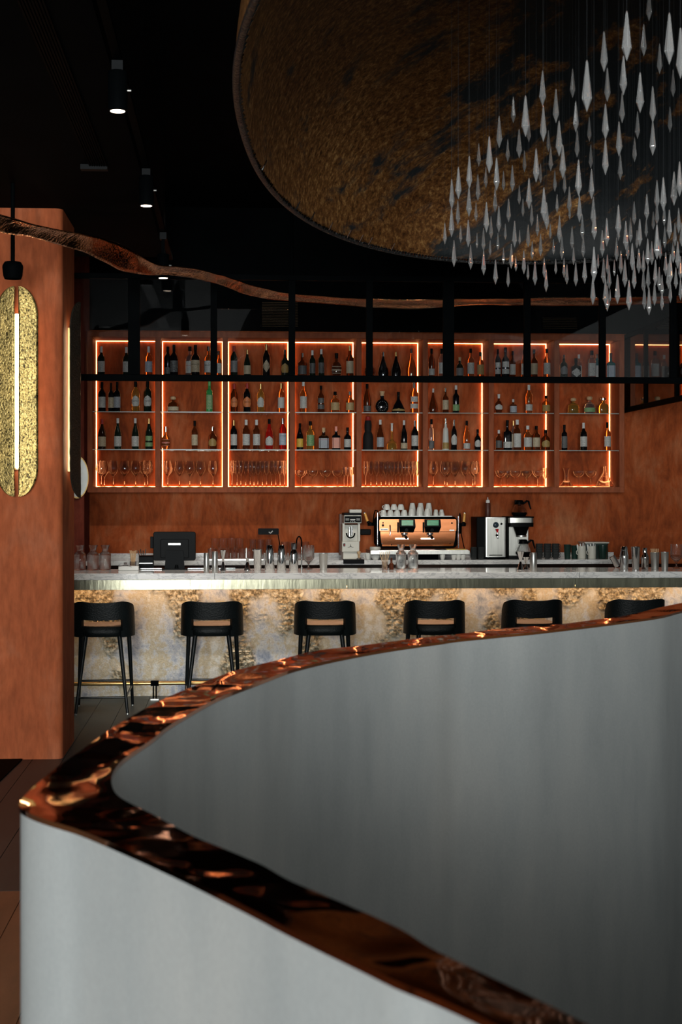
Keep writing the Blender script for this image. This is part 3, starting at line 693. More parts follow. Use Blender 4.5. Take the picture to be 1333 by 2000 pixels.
def leaf_mat():
    m, nt, b = mat_new('crackled_metal_leaf'); N = nt.nodes; L = nt.links
    g = N.new('ShaderNodeNewGeometry'); src = g.outputs['Position']
    big = noise_node(nt, src, 2.0, 8, 0.66, (1, 1, 0.6), 0.1)
    fine = noise_node(nt, src, 13, 8, 0.68, None, 0.2)
    ad = N.new('ShaderNodeMath'); ad.operation = 'MULTIPLY_ADD'; L.new(fine, ad.inputs[0]); ad.inputs[1].default_value = 0.28
    b2 = N.new('ShaderNodeMath'); b2.operation = 'MULTIPLY'; b2.inputs[1].default_value = 0.72; L.new(big, b2.inputs[0]); L.new(b2.outputs[0], ad.inputs[2])
    r = ramp(N, [(0.40, (0.17, 0.22, 0.31)), (0.455, (0.42, 0.45, 0.52)), (0.50, (0.64, 0.64, 0.63)), (0.545, (0.56, 0.47, 0.31)), (0.60, (0.68, 0.66, 0.60))]); L.new(ad.outputs[0], r.inputs[0])
    at = N.new('ShaderNodeAttribute'); at.attribute_name = 'crust'
    g2 = ramp(N, [(0.38, (0.16, 0.12, 0.07)), (0.5, (0.48, 0.39, 0.25)), (0.62, (0.72, 0.66, 0.52))]); L.new(noise_node(nt, src, 30, 5, 0.65), g2.inputs[0])
    c0 = mixc(nt, at.outputs['Fac'], r.outputs[0], g2.outputs[0])
    sp = noise_node(nt, src, 70, 6, 0.7); rs = ramp(N, [(0.32, (0.70,)*3), (0.55, (1.05,)*3)]); L.new(sp, rs.inputs[0])
    c = mixc(nt, 0.6, c0, rs.outputs[0], 'MULTIPLY'); L.new(c, b.inputs['Base Color'])
    b.inputs['Roughness'].default_value = 0.42; b.inputs['Metallic'].default_value = 0.15
    bump_to(nt, b, noise_node(nt, src, 55, 6, 0.65, None, 1.0), 0.35, 0.02)
    return m
M['leaf'] = leaf_mat()
YBF = 13.46
nx, nz = 1000, 150; rows = []; crust = []
def sst(v, a, b):
    t = min(1, max(0, (v - a) / (b - a))); return t * t * (3 - 2 * t)
for j in range(nz + 1):
    z = 0.001 + (zf0 + 0.05) * j / nz; row = []
    for i in range(nx + 1):
        x = xb1 - (xb1 - xb0) * i / nx
        w_ = noise.noise((x * 3.1, z * 1.3, 3.1)) + 0.55 * noise.noise((x * 7.0, z * 5.0, 8.4))
        mk = sst(w_ + 0.42 * sst(z, .62, .92) - 0.12 * sst(.3 - z, 0, .3), 0.06, 0.42)
        d = 0.0
        if mk > 0.01:
            q1 = 1 - abs(noise.noise((x * 21, z * 21, 1.0))) * 2.2; q2 = 1 - abs(noise.noise((x * 44, z * 44, 5.0))) * 2.2
            d = mk * (0.014 * max(-.4, q1) + 0.010 * max(-.4, q2))
        row.append((x, YBF - d + .002 * noise.noise((x * 5, z * 5, 9.0)), z)); crust.append(mk)
    rows.append(row)
lf = MB(); lf.grid([r for r in rows])
lfo = lf.build('leafed_front', M['leaf'], bar, True)
at = lfo.data.attributes.new('crust', 'FLOAT', 'POINT'); at.data.foreach_set('value', crust)
MB().box(xb0, xb1, YBF + .03, YBK - .05, 0.001, zf0 + .02).build('carcass', M['blackmetal'], bar)
# foot rail
fr = thing('foot_rail', 'brass foot rail on black brackets along the foot of the bar', 'foot rail', (0, 13.24, 0))
yr = 13.22; zr = ZP(1334.5, yr, 300)
MB().cyl((xb0, yr, zr), (xb1, yr, zr), .0165, n=16).build('tube', M['brass_plain'], fr, 60)
for px in (60, 302.5, 545, 790, 1035, 1280):
    X = XP(px, yr)
    b = MB().rbox(X - .034, X + .034, yr - .022, yr + .022, zr - .022, zr + .022, .01, 'x').cyl((X - .012, yr, .012), (X - .012, yr, zr - .02), .006, n=8).cyl((X + .012, yr, .012), (X + .012, yr, zr - .02), .006, n=8)
    b.build('bracket', M['blackmetal'], fr, 40)
    f2 = MB().box(X - .035, X + .035, yr - .035, yr + .035, .0005, .012)
    for sx in (-1, 1): f2.cyl((X + sx * .026, yr - .02, .012), (X + sx * .026, yr - .02, .02), .008, n=8)
    f2.build('bracket_foot', M['satin'], fr)

# ================================================================== BAR STOOLS
def make_stool():
    t = thing('bar_stool', '', 'bar stool', (0, 0, 0), 0, 'bar stools along the counter')
    def cushion(z0, z1, sx, sy, e, rr):
        mb = MB(); prof = [(0, z0), (.93, z0), (.985, z0 + rr), (1, (z0 + z1) / 2), (.985, z1 - rr), (.93, z1), (0, z1)]
        mb.lathe(prof, 32, (0, 0, 0), 3.2); mb.v = [(x * sx, y * sy, z) for x, y, z in mb.v]; return mb
    local('seat', cushion(.612, .692, .20, .205, 3, .022), M['leather'], t, 50)
    local('seat_pad', cushion(.6925, .706, .190, .195, 3, .006), M['tan'], t, 50)
    # wrap-around back with an opening above the seat
    nphi, npz = 48, 16; fmax = math.radians(84)
    def zt(f): 
        s = abs(f) / fmax
        top = .890 + .010 * min(1, s / .45) ** 2
        return top - .045 * max(0, (s - .46) / .54) ** 1.6 - .05 * max(0, (s - .88) / .12) ** 2
    mb = MB(); idx = {}
    def pt(i, j, inner):
        f = -fmax + 2 * fmax * i / nphi
        zb = .607 + .012 * abs(f) / fmax; z1 = zt(f)
        z = zb + (z1 - zb) * j / npz
        flare = 1 + .10 * (.9 - z)
        sx, sy = .250 * flare, .235 * flare
        x = sx * math.copysign(abs(math.sin(f)) ** .80, f); y = -sy * abs(math.cos(f)) ** .62 - .035 * (z - .62) / .28
        k = 0.90 if inner else 1.0
        return (x * k, y * k + (0.004 if inner else 0), z)
    for inner in (0, 1):
        for i in range(nphi + 1):
            for j in range(npz + 1):
                idx[(i, j, inner)] = len(mb.v); mb.v.append(pt(i, j, inner))
    def hole(i, j):
        a = pt(i, j, 0); b2 = pt(i + 1, j + 1, 0); cx, cz = (a[0] + b2[0]) / 2, (a[2] + b2[2]) / 2
        return abs(cx) < .158 and cz < .752 and (a[1] < -.05)
    solid = {(i, j) for i in range(nphi) for j in range(npz) if not hole(i, j)}
    for (i, j) in solid:
        mb.f.append((idx[i, j, 0], idx[i + 1, j, 0], idx[i + 1, j + 1, 0], idx[i, j + 1, 0]))
        mb.f.append((idx[i, j, 1], idx[i, j + 1, 1], idx[i + 1, j + 1, 1], idx[i + 1, j, 1]))
        for (di, dj, e) in ((-1, 0, ((i, j), (i, j + 1))), (1, 0, ((i + 1, j + 1), (i + 1, j))), (0, -1, ((i + 1, j), (i, j))), (0, 1, ((i, j + 1), (i + 1, j + 1)))):
            if (i + di, j + dj) not in solid:
                (p, q) = e; mb.f.append((idx[p[0], p[1], 0], idx[p[0], p[1], 1], idx[q[0], q[1], 1], idx[q[0], q[1], 0])[::-1])
    used = sorted({v for f in mb.f for v in f}); mp = {v: k for k, v in enumerate(used)}
    mb.v = [mb.v[v] for v in used]; mb.f = [tuple(mp[v] for v in f) for f in mb.f]
    local('backrest', mb, M['leather'], t, 50)
    for sx in (-1, 1):
        for (tp, bt) in (((sx * .135, -.15, .615), (sx * .205, -.275, .012)), ((sx * .195, .165, .615), (sx * .222, .245, .012))):
            lg = local('leg', MB().cyl(bt, tp, .0125, .0195, 12), M['leg'], t, 40)
            local('foot_tip', MB().cyl((bt[0], bt[1], .0005), (bt[0], bt[1], .012), .011, .0105, 12), M['satin'], lg, 40)
    def lerp(a, b, k): return tuple(p + (q - p) * k for p, q in zip(a, b))
    RL = lambda s, z: lerp((s * .205, -.275, .012), (s * .135, -.15, .615), (z - .012) / .603)
    FL = lambda s, z: lerp((s * .222, .245, .012), (s * .195, .165, .615), (z - .012) / .603)
    local('stretcher', MB().cyl(FL(-1, .215), FL(1, .215), .0085, n=10), M['leg'], t, 40)
    local('stretcher', MB().cyl(RL(-1, .135), RL(1, .135), .0085, n=10), M['leg'], t, 40)
    for s in (-1, 1): local('stretcher', MB().cyl(RL(s, .135), FL(s, .17), .0085, n=10), M['leg'], t, 40)
    return t
st0 = make_stool()
SN = ['black leather bar stool half hidden behind the terracotta pillar', 'black leather bar stool in front of the till screen, second along the bar',
      'black leather bar stool third along the bar, below the shaker tins', 'black leather bar stool fourth along the bar, below the espresso machine',
      'black leather bar stool fifth along the bar, its legs hidden by the copper rim', 'black leather bar stool at the far right, mostly hidden by the copper rim']
for i, (px, rz) in enumerate(zip((198.5, 414, 638, 854, 1046, 1247), (.02, 0, -.04, -.03, .0, .06))):
    Yc = 12.62; loc = (XP(px, Yc - .22), Yc, 0)
    if i == 0: st0.location = loc; st0.rotation_euler = (0, 0, rz); st0['label'] = SN[0]
    else: dup(st0, loc, rz, SN[i])

# ================================================================== HANGING BLACK FRAME WITH PANES
YF = 11.4
hf = thing('hanging_glazed_frame', 'black steel frame with smoked panes hanging in front of the cabinet', 'glazed frame', (XP(720, YF), YF, ZP(746, YF, 666)))
zr0, zr1 = ZP(746.2, YF, 666), ZP(733.6, YF, 666)
XRr = XP(1223, 15.37)
xf0 = XP(95, YF)
ZT0, ZT1 = 3.345, 3.385
MB().box(xf0, XRr, YF - .02, YF + .02, zr0, zr1).build('bottom_rail', M['blackmetal'], hf, bevel=.003)
MB().box(xf0, XRr, YF - .02, YF + .02, ZT0, ZT1).build('top_rail', M['blackmetal'], hf, bevel=.003)
posts = [(108, 13), (262, 23), (418, 13), (570.5, 13), (722, 13), (876.5, 22), (1030, 13), (1177, 13), (1315, 13)]
edges = []
for px, wd in posts:
    X = XP(px, YF); hw = wd * YF / F / 2
    MB().box(X - hw, X + hw, YF - .019, YF + .019, zr1, ZT0).build('post', M['blackmetal'], hf, bevel=.002); edges.append((X - hw, X + hw))
for X in (XP(876.5, YF), XP(1315, YF), XP(570.5, YF)):
    MB().cyl((X, YF, ZT1), (X, YF, CEIL - .001), .012, n=10).build('hanger_rod', M['blackmetal'], hf, 40)
for k, (a, b) in enumerate(zip(edges, edges[1:])):
    MB().box(a[1], b[0], YF - .003, YF + .003, zr1, 3.13 if k == 2 else ZT0).build('pane', M['pane'], hf)
# return towards the bar wall
MB().box(XRr, XRr + .04, YF - .02, YW - .001, zr0, zr1).build('bottom_rail', M['blackmetal'], hf, bevel=.003)
MB().box(XRr, XRr + .04, YF - .02, YW - .001, ZT0, ZT1).build('top_rail', M['blackmetal'], hf, bevel=.003)
ys = []
for px in (1259, 1319.5):
    Y = XRr / XP(px, 1.0); ys.append(Y)
ys = [YF] + sorted(ys) + [YW - .03]
for Y in ys: MB().box(XRr, XRr + .04, Y - .03, Y + .03 if Y < YW - .05 else YW - .001, zr1, ZT0).build('post', M['blackmetal'], hf, bevel=.002)
for a, b in zip(ys, ys[1:]): MB().box(XRr + .017, XRr + .023, a + .03, b - .03, zr1, ZT0).build('pane', M['pane_dark'], hf)

# ================================================================== COPPER RIBBON
RT = [(-60,398),(0,418),(60,436),(120,449.5),(162,457),(210,468),(241,480),(280,503),(310,517.5),(352,521),(388,526.5),(430,537),(475,552),(520,564),(566,573),(635,579),(721.5,584),(808,586),(877,584.5),(940,584),(1022,582.5),(1097,581),(1186,581),(1280,579),(1380,575)]
RB = [(-60,434),(0,454),(60,463),(120,479.5),(162,492),(210,515.5),(241,529.5),(280,536),(310,538),(352,540),(388,546),(430,556.5),(475,573),(520,583.5),(566,588),(635,593),(721.5,599.7),(808,603.5),(877,599),(940,595),(1022,596.5),(1097,597),(1186,596.5),(1280,593),(1380,590)]
def catmull(pts, n):
    out = []; P_ = [pts[0]] + list(pts) + [pts[-1]]
    seg = len(pts) - 1
    for i in range(n):
        u = i / (n - 1) * seg; k = min(int(u), seg - 1); t = u - k
        a, b, c, d = (Vector(P_[k + q]) for q in range(4))
        out.append(0.5 * ((2 * b) + (c - a) * t + (2 * a - 5 * b + 4 * c - d) * t * t + (3 * b - a - 3 * c + d) * t ** 3))
    return out
tops, bots = catmull(RT, 220), catmull(RB, 220)
rows = []
for i, (a, b) in enumerate(zip(tops, bots)):
    yc = (a.y + b.y) / 2; xm = (a.x + b.x) / 2
    u = (xm - 666.5) / F; Yc = 1.49 * F / (HY - yc) * (CT - u * ST)
    vh = (b.y - a.y) * Yc / F
    off = math.sqrt(max(.0, .175 ** 2 - vh ** 2)) / 2
    p, q = P(a.x, a.y, Yc - off), P(b.x, b.y, Yc + off)
    row = []
    for k in range(9):
        s = k / 8; m = p.lerp(q, s); nn = noise.noise(m * 6.0) * .004
        bow = .010 * (1 - (2 * s - 1) ** 2)
        row.append(m + Vector((0, bow + nn, nn + bow * .5)))
    rows.append(row)
rb = MB(); rb.grid(rows)
rbo = rb.build('copper_ribbon', M['ribbon'], None, True, solid=(.003, 0))
tag(rbo, 'wavy hammered copper ribbon hanging below the black ceiling', 'ribbon')

# ================================================================== DISH CHANDELIER
ZR = 3.2; CX, CD, EA, EB, DH = 1.15, 6.12, 1.54, 3.43, 1.15
def cam2w(cx, d): return (cx * CT + d * ST, -cx * ST + d * CT)
def rim_pt(a, s=1.0, n=2.25):
    ca, sa = math.cos(a), math.sin(a)
    q = s / (abs(ca) ** n + abs(sa) ** n) ** (1 / n)
    return cam2w(CX + EA * q * ca, CD + EB * q * sa)
def dome_z(s): return ZR + DH * math.sqrt(max(0, 1 - s ** 2.4))
cl = Vector((*cam2w(CX, CD), ZR))
ch = thing('crystal_chandelier', 'huge gold-leafed dish lamp hung with rows of clear crystal drops', 'chandelier', cl)
NA, NS = 120, 30; rows = []
for j in range(NS + 1):
    s = math.sin(PI / 2 * (1 - j / NS)); row = []
    for i in range(NA + 1):
        a = 2 * PI * i / NA
        x, y = rim_pt(a, s); z = dome_z(s)
        d = noise.noise((x * 1.7, y * 1.7, z * 1.7)) * .022 * min(1, (1 - s) * 6) + noise.noise((x * 7, y * 7, z * 7)) * .006
        row.append((x + d, y + d, z + d if s < .999 else z))
    rows.append(row)
def dome_mat():
    m, nt, b = mat_new('flaking_gold_leaf'); N = nt.nodes; L = nt.links
    g = N.new('ShaderNodeNewGeometry'); src = g.outputs['Position']
    e1 = Vector((.80, -.25, .55)).normalized(); e2 = Vector((-.45, .1, .85)); e2 = (e2 - e1 * e2.dot(e1)).normalized(); e3 = e1.cross(e2)
    mp = N.new('ShaderNodeCombineXYZ')
    for k_, (ee, sc_) in enumerate(((e1, .75), (e2, 3.4), (e3, 1.4))):
        dt = N.new('ShaderNodeVectorMath'); dt.operation = 'DOT_PRODUCT'; dt.inputs[1].default_value = ee * sc_; L.new(src, dt.inputs[0]); L.new(dt.outputs['Value'], mp.inputs[k_])
    n1 = noise_node(nt, mp.outputs[0], 1.9, 10, 0.66, None, 0.15); n2 = noise_node(nt, src, 0.75, 4, 0.5); n3 = noise_node(nt, src, 30, 10, 0.8, None, 0.2); n4 = noise_node(nt, src, 120, 3, 0.6)
    # less gold and more dark ground towards the right of the dish
    sx = N.new('ShaderNodeSeparateXYZ'); L.new(src, sx.inputs[0])
    mr = N.new('ShaderNodeMapRange'); mr.inputs[1].default_value = 0.3; mr.inputs[2].default_value = 2.4; mr.inputs[3].default_value = 0.13; mr.inputs[4].default_value = -0.12; L.new(sx.outputs[0], mr.inputs[0])
    a = N.new('ShaderNodeMath'); a.operation = 'ADD'; L.new(n1, a.inputs[0]); L.new(mr.outputs[0], a.inputs[1])
    mk = ramp(N, [(0.44, (0, 0, 0)), (0.54, (1, 1, 1))]); L.new(a.outputs[0], mk.inputs[0])
    rg = ramp(N, [(0.38, (0.07, 0.027, 0.007)), (0.52, (0.34, 0.155, 0.045)), (0.66, (0.85, 0.55, 0.22))]); L.new(n3, rg.inputs[0])
    rc = ramp(N, [(0.35, (0.55, 0.42, 0.32)), (0.65, (1.1, 1.0, 0.9))]); L.new(n2, rc.inputs[0])
    gold = mixc(nt, 0.8, rg.outputs[0], rc.outputs[0], 'MULTIPLY')
    L.new(mixc(nt, mk.outputs[0], (0.010, 0.014, 0.016), gold), b.inputs['Base Color'])
    mt = N.new('ShaderNodeMath'); mt.operation = 'MULTIPLY'; mt.inputs[1].default_value = 0.55; L.new(mk.outputs[0], mt.inputs[0]); L.new(mt.outputs[0], b.inputs['Metallic'])
    b.inputs['Roughness'].default_value = 0.45
    ad = N.new('ShaderNodeMath'); ad.operation = 'ADD'; L.new(n3, ad.inputs[0]); L.new(mk.outputs[0], ad.inputs[1])
    bump_to(nt, b, ad.outputs[0], 0.5, 0.012)
    return m
M['dome'] = dome_mat()
dm = MB(); dm.grid(rows)
dm.build('dish', M['dome'], ch, True, solid=(.012, 0))
rm = MB(); rm.tube([Vector((*rim_pt(2 * PI * i / 160), ZR)) for i in range(161)], .013, 8)
M['rimsteel'] = pm('beaded_steel_rim', (0.03, 0.03, 0.03), 0.4, 0.5, bump=1.0, bscale=60)
rm.build('rim', M['rimsteel'], ch, 60)
bd = MB()
for i in range(520):
    a = 2 * PI * i / 520 + random.uniform(-.003, .003); x, y = rim_pt(a, .992)
    s = .011 * random.uniform(.6, 1.3)
    bd.lathe([(0, -s), (s, 0), (0, s)], 5, (x, y, ZR + .006))
tag(bd.build('bead_trim', M['chrome'], ch), kind='stuff')
for px, py in ((513,330),(562,408),(599,428),(640,448),(680,462),(709,471),(733,475),(781,486)):
    # short glass pins standing out of the rim
    p = PZ(px, py, ZR); 
    best = min((Vector((*rim_pt(2 * PI * k / 720, .985), ZR)) - p).length for k in range(720))
    kk = min(range(720), key=lambda k: (Vector((*rim_pt(2 * PI * k / 720, .985), ZR)) - p).length)
    x, y = rim_pt(2 * PI * kk / 720, .985)
    MB().cyl((x, y, ZR - .004), (x + .02, y - .02, ZR + .035), .004, .003, 6).build('glass_pin', M['chrome'], ch)
CR = [(1155,-60,115),(1265,70,350),(1035,60,330),(1127,130,305),(1212,235,400),(1325,150,425),(912,170,390),(1285,375,525),(1017,300,515),(930,365,550),(820,325,605),(743,370,530),(1107,390,610),(1175,465,665),(581,380,575),(653,480,665),(1010,500,665),(1268,575,715),(1093,600,750),(760,545,715),(423,520,665),(489,515,740),(507,640,770),(920,560,755),(585,570,765),(1175,650,840),(993,655,845),(833,630,765),(347,625,800),(670,650,845),(767,700,850),(455,695,855),(1077,740,875),(612,700,820),(393,750,875),(920,750,945),(293,735,935),(1000,830,972),(237,772,900),(690,780,965),(841,780,910),(483,810,930),(625,790,925),(546,800,985),(186,840,1020),(570,880,990),(127,900,1075),(333,850,1030),(775,860,1060),(418,890,1035),(275,900,1015),(845,910,1075),(370,920,1030),(647,920,1035),(700,930,1045),(232,940,1085),(91,965,1130),(508,960,1130),(455,1000,1105),(184,1010,1170),(325,1010,1145),(588,1010,1195),(725,1005,1150),(780,1050,1200),(659,1045,1150),(475,1070,1170),(124,1080,1215),(222,1090,1195),(398,1070,1200),(278,1090,1255),(855,1060,1220),(345,1110,1255),(603,1090,1240),(522,1100,1220),(727,1100,1185),(90,1120,1280),(990,1105,1275),(553,1155,1275),(672,1160,1310),(303,1165,1290),(795,1155,1290),(860,1130,1295),(54,1200,1320),(430,1190,1335),(180,1185,1335),(380,1205,1295),(622,1205,1290),(139,1215,1310),(740,1220,1345),(503,1210,1335),(262,1230,1355),(457,1240,1320),(227,1255,1340),(570,1260,1385),(340,1255,1350),(685,1270,1400),(800,1265,1390),(103,1295,1440),(298,1295,1380),(525,1300,1400),(640,1290,1375),(193,1320,1455),(370,1335,1425),(412,1315,1450),(748,1330,1430),(480,1350,1480),(263,1350,1485),(437,1380,1465),(858,1330,1520),(880,1370,1450),(327,1400,1535),(590,1390,1500),(697,1390,1500),(652,1395,1480),(808,1390,1530),(540,1405,1540),(395,1440,1550),(502,1425,1510),(712,1425,1535),(760,1415,1545),(600,1450,1575),(852,1490,1645),
 (1075,1085,1215),(1143,1045,1190),(1198,970,1130),(1232,955,1140),(1290,925,1110),(1320,870,1060),(927,1175,1330),(1105,1180,1330),(1140,1180,1280),(1198,1080,1215),(1237,1100,1220),(1265,1130,1290),(1055,1170,1310),(1030,1190,1350),(903,1240,1385),(1315,1120,1260),(1198,1210,1400),(980,1280,1410),(1148,1285,1435),(1240,1220,1340),(1295,1200,1330),(1003,1350,1480),(930,1370,1480),(1065,1310,1460),(1100,1340,1475),(910,1390,1530),(968,1400,1490),(1025,1400,1550),(1075,1420,1560),(1125,1350,1480),(1150,1430,1560),(1190,1400,1540),(1210,1440,1570),(1245,1360,1490),(1270,1370,1530),(1310,1300,1450),(1325,1380,1510),(940,1430,1560),(920,1500,1650),(985,1480,1640),(930,1540,1680),(1047,1510,1675),(1130,1540,1670),(1155,1550,1700),(1185,1520,1650),(1225,1560,1675),(1270,1520,1635),(1325,1500,1620),(945,1560,1630),(1225,1480,1600),(1125,1450,1580),(1170,1300,1430),(1215,1290,1400),(1285,1290,1420),(1090,1240,1340),(1260,1420,1560),(1300,1440,1560),(1040,1290,1400),(990,1200,1300),(1178,1140,1240),(1330,1200,1330)]
cm = MB().lathe([(0, -1), (.125, -.745), (.128, -.725), (.032, -.06), (.026, -.03), (.012, 0), (0, 0)], 8).mesh('crystal')
tm = MB().cyl((0, 0, 0), (0, 0, 1), .0004, n=4).mesh('thread')
random.seed(3)
for (cx, c0, c1) in CR:
    x = 850 + cx / 2.76; y0, y1 = c0 / 2.76, c1 / 2.76; ln = y1 - y0
    d = min(8.7, max(4.3, .135 * F / ln * random.uniform(.94, 1.06)))
    Yc = d * (CT - (x - 666.5) / F * ST)
    p = P(x, y0, Yc); L_ = ln * d / F
    o = bpy.data.objects.new('crystal_drop', cm); COL.objects.link(o); o.parent = ch
    if not cm.materials: cm.materials.append(M['crystal'])
    o.location = p - cl; o.scale = (L_ * .74, L_ * .74, L_); o.rotation_euler = (0, 0, random.uniform(0, PI))
    dc = (p.x * CT - p.y * ST - CX) / EA, (p.x * ST + p.y * CT - CD) / EB
    s = min(.97, (abs(dc[0]) ** 2.25 + abs(dc[1]) ** 2.25) ** (1 / 2.25))
    th = bpy.data.objects.new('thread', tm); COL.objects.link(th); th.parent = o
    if not tm.materials: tm.materials.append(M['thread'])
    th.scale = (1 / (L_ * .74), 1 / (L_ * .74), (dome_z(s) - p.z) / L_)

# ================================================================== CURVED PARTITION WITH COPPER RIM
HP = 1.38
o_far = [(1520,1143),(1420,1160),(1333,1179),(1290,1188),(1225,1204),(1160,1212.6),(1095,1221),(1000,1228),(965,1231),(900,1240),(820,1248),(702,1263.5),(617.5,1273),(550,1290),(461,1312),(387,1340),(313.8,1371),(227.4,1420),(160,1468),(110,1504),(70,1537),(48,1558),(37,1570)]
o_near = [(35,1577),(40,1584),(67.5,1598),(112.5,1613),(150,1624),(206,1647),(281,1680),(319,1697.6),(375,1724),(500,1787),(562.5,1820),(731,1902),(776,1925),(844,1951),(956.5,2003),(1120,2085),(1330,2200),(1700,2420)]
i_far = [(1520,1158),(1420,1175),(1333,1195),(1290,1206),(1208,1217.5),(1127,1227.5),(1030,1238.5),(1000,1241),(887.6,1252),(871,1255),(820,1262),(752,1272),(661,1289),(584,1307),(550,1318),(500,1337.5),(431,1364),(375,1394),(326,1424),(300,1446),(244,1484),(223,1508),(217.5,1520)]
i_near = [(217,1533),(225,1553),(244,1568),(300,1596),(375,1637),(450,1668),(517,1697),(562,1724),(675,1772),(787,1823),(844,1860),(1012,1941),(1125,1997),(1250,2060),(1380,2130),(1600,2260),(1800,2360),(2200,2560)]
def proj(l): return [PZ(x, y, HP) for x, y in l]
def resample(pts, n):
    c = catmull([tuple(p) for p in pts], 400); dist = [0]
    for a, b in zip(c, c[1:]): dist.append(dist[-1] + (b - a).length)
    out = []; j = 0
    for k in range(n):
        t = dist[-1] * k / (n - 1)
        while j < len(dist) - 2 and dist[j + 1] < t: j += 1
        s = (t - dist[j]) / max(1e-9, dist[j + 1] - dist[j]); out.append(c[j].lerp(c[j + 1], s))
    return out
nf, nn_ = 170, 120
XO = [Vector((.62, .22, HP)), Vector((1.05, -.35, HP)), Vector((1.5, -.8, HP))]
XI = [Vector((.72, .27, HP)), Vector((1.13, -.28, HP)), Vector((1.57, -.72, HP))]
out_ = resample(proj(o_far), nf) + resample(proj(o_near) + XO, nn_ * 2)
inn_ = resample(proj(i_far), nf) + resample(proj(i_near)[:-2] + XI, nn_ * 2)
def relax(l, k):
    for _ in range(k): l = [l[0]] + [(l[i - 1] + 2 * l[i] + l[i + 1]) / 4 for i in range(1, len(l) - 1)] + [l[-1]]
    return l
out_, inn_ = relax(out_, 2), relax(inn_, 2)
pt_ = thing('booth_partition', 'big curved grey plaster partition with a polished copper rim', 'partition', (0.0, 2.5, 0))
bd = MB(); rows = []
for a, b in zip(out_, inn_):
    a2 = a.lerp(b, .015); b2 = b.lerp(a, .015)
    rows.append([Vector((a2.x, a2.y, .001))] + [Vector((a2.x, a2.y, HP * q)) for q in (.25, .5, .75)] + [Vector((a2.x, a2.y, HP - .004)), Vector((b2.x, b2.y, HP - .004))] + [Vector((b2.x, b2.y, HP * q)) for q in (.75, .5, .25)] + [Vector((b2.x, b2.y, .001))])
bd.grid(rows)
m_ = len(rows[0]); bd.f.append(tuple(range(m_))); bd.f.append(tuple(len(bd.v) - 1 - q for q in range(m_)))
bd.build('plaster_wall', M['cement'], pt_, 40)
cp = MB(); rows = []
for i, (a, b) in enumerate(zip(out_, inn_)):
    row = [Vector((a.x, a.y, HP - .0035)), Vector((a.x, a.y, HP + .001))]
    for k in range(11):
        s = k / 10; p = a.lerp(b, s)
        e = min(1, 6 * s * (1 - s))
        z = HP + .003 + e * (.003 * noise.noise((p.x * 8.0, p.y * 8.0, 2.2)) + .0012 * noise.noise((p.x * 22, p.y * 22, 7.1)))
        row.append(Vector((p.x, p.y, z)))
    row += [Vector((b.x, b.y, HP + .001)), Vector((b.x, b.y, HP - .0035))]
    rows.append(row)
cp.grid(rows); cp.build('copper_rim', M['cap'], pt_, 50)

# ================================================================== WALL LIGHTS ON THE PILLAR
def dplate(w, l, n=14):          # half plate outline (u across from the slot, v up), rounded outer ends
    e = .20; pts = [(0, 0)]
    pts += [(w * math.sin(k / n * PI / 2), e - e * math.cos(k / n * PI / 2)) for k in range(1, n + 1)]
    pts += [(w * math.cos(k / n * PI / 2), l - e + e * math.sin(k / n * PI / 2)) for k in range(0, n)]
    pts += [(0, l)]
    return pts
def sconce(label, plate_mat_out, loc, rz, tilt, w_, l_, face):
    t = thing('wall_light', label, 'wall light', loc, rz, 'brass wall lights on the pillar')
    # local: x across, -y away from the pillar, z up
    local('backplate', MB().box(-.03, .03, -.02, -.0005, .18, l_ - .18), M['brass_plain'], t)
    local('light_tube', MB().box(-.011, .011, -.055, -.021, .19, l_ - .18), M['led_sconce'], t)
    for s in (-1, 1):
        mb = MB(); g = 12; pts = []
        out = dplate(w_, l_)
        nr = 44; grid = []
        vmax = l_
        def wid(v):
            e = .20
            if v < e: return w_ * math.sqrt(max(0.0004, 1 - ((e - v) / e) ** 2))
            if v > l_ - e: return w_ * math.sqrt(max(0.0004, 1 - ((v - l_ + e) / e) ** 2))
            return w_
        for j in range(nr + 1):
            v = l_ * (0.5 - 0.5 * math.cos(PI * j / nr)); row = []
            for k in range(9):
                u = wid(v) * k / 8
                nz_ = noise.noise((u * 30 + 5 * s, v * 30, 1.7)) * .0025
                x = s * (.013 + u * math.cos(tilt)); y = -.085 + u * math.sin(tilt) + nz_
                row.append((x, y, v))
            grid.append(row if s < 0 else row[::-1])
        mb.grid(grid)
        local('brass_plate', mb, plate_mat_out, t, True, solid=(.004, -1 if s else 1))
    return t
zs0, zs1 = ZP(970, YP0, 40), ZP(562, YP0, 40)
sconce('glowing pair of hammered brass half-plates on the front of the pillar', M['brass'], (XP(33.5, YP0 - .05), YP0, zs0), 0, math.radians(10), .128, zs1 - zs0, 'front')
xm = xpr; ysc = YP0 + .36
zs0, zs1 = ZP(972, ysc, 150), ZP(590, ysc, 150)
sconce('dark edge-on brass wall light on the side face of the pillar', M['brass_shaded'], (xpr, ysc, zs0), PI / 2, math.radians(22), .15, zs1 - zs0, 'side')
# bell lamp on a rod in front of the pillar
pb_ = P(25, 545, 9.5)
bl = thing('bell_spotlight', 'black bell-shaped lamp on a rod in front of the pillar', 'lamp', pb_)
hb = ZP(512, 9.5, 25) - pb_.z
local('bell', MB().lathe([(0, .04), (.03, .035), (.05, .0), (.058, .02), (.063, .07), (.062, hb * .8), (.05, hb), (.02, hb + .004), (0, hb + .004)], 24), M['blackmetal'], bl, 40)
local('rod', MB().cyl((0, 0, hb), (0, 0, SOF - pb_.z - .001), .013, n=12), M['blackmetal'], bl, 40)

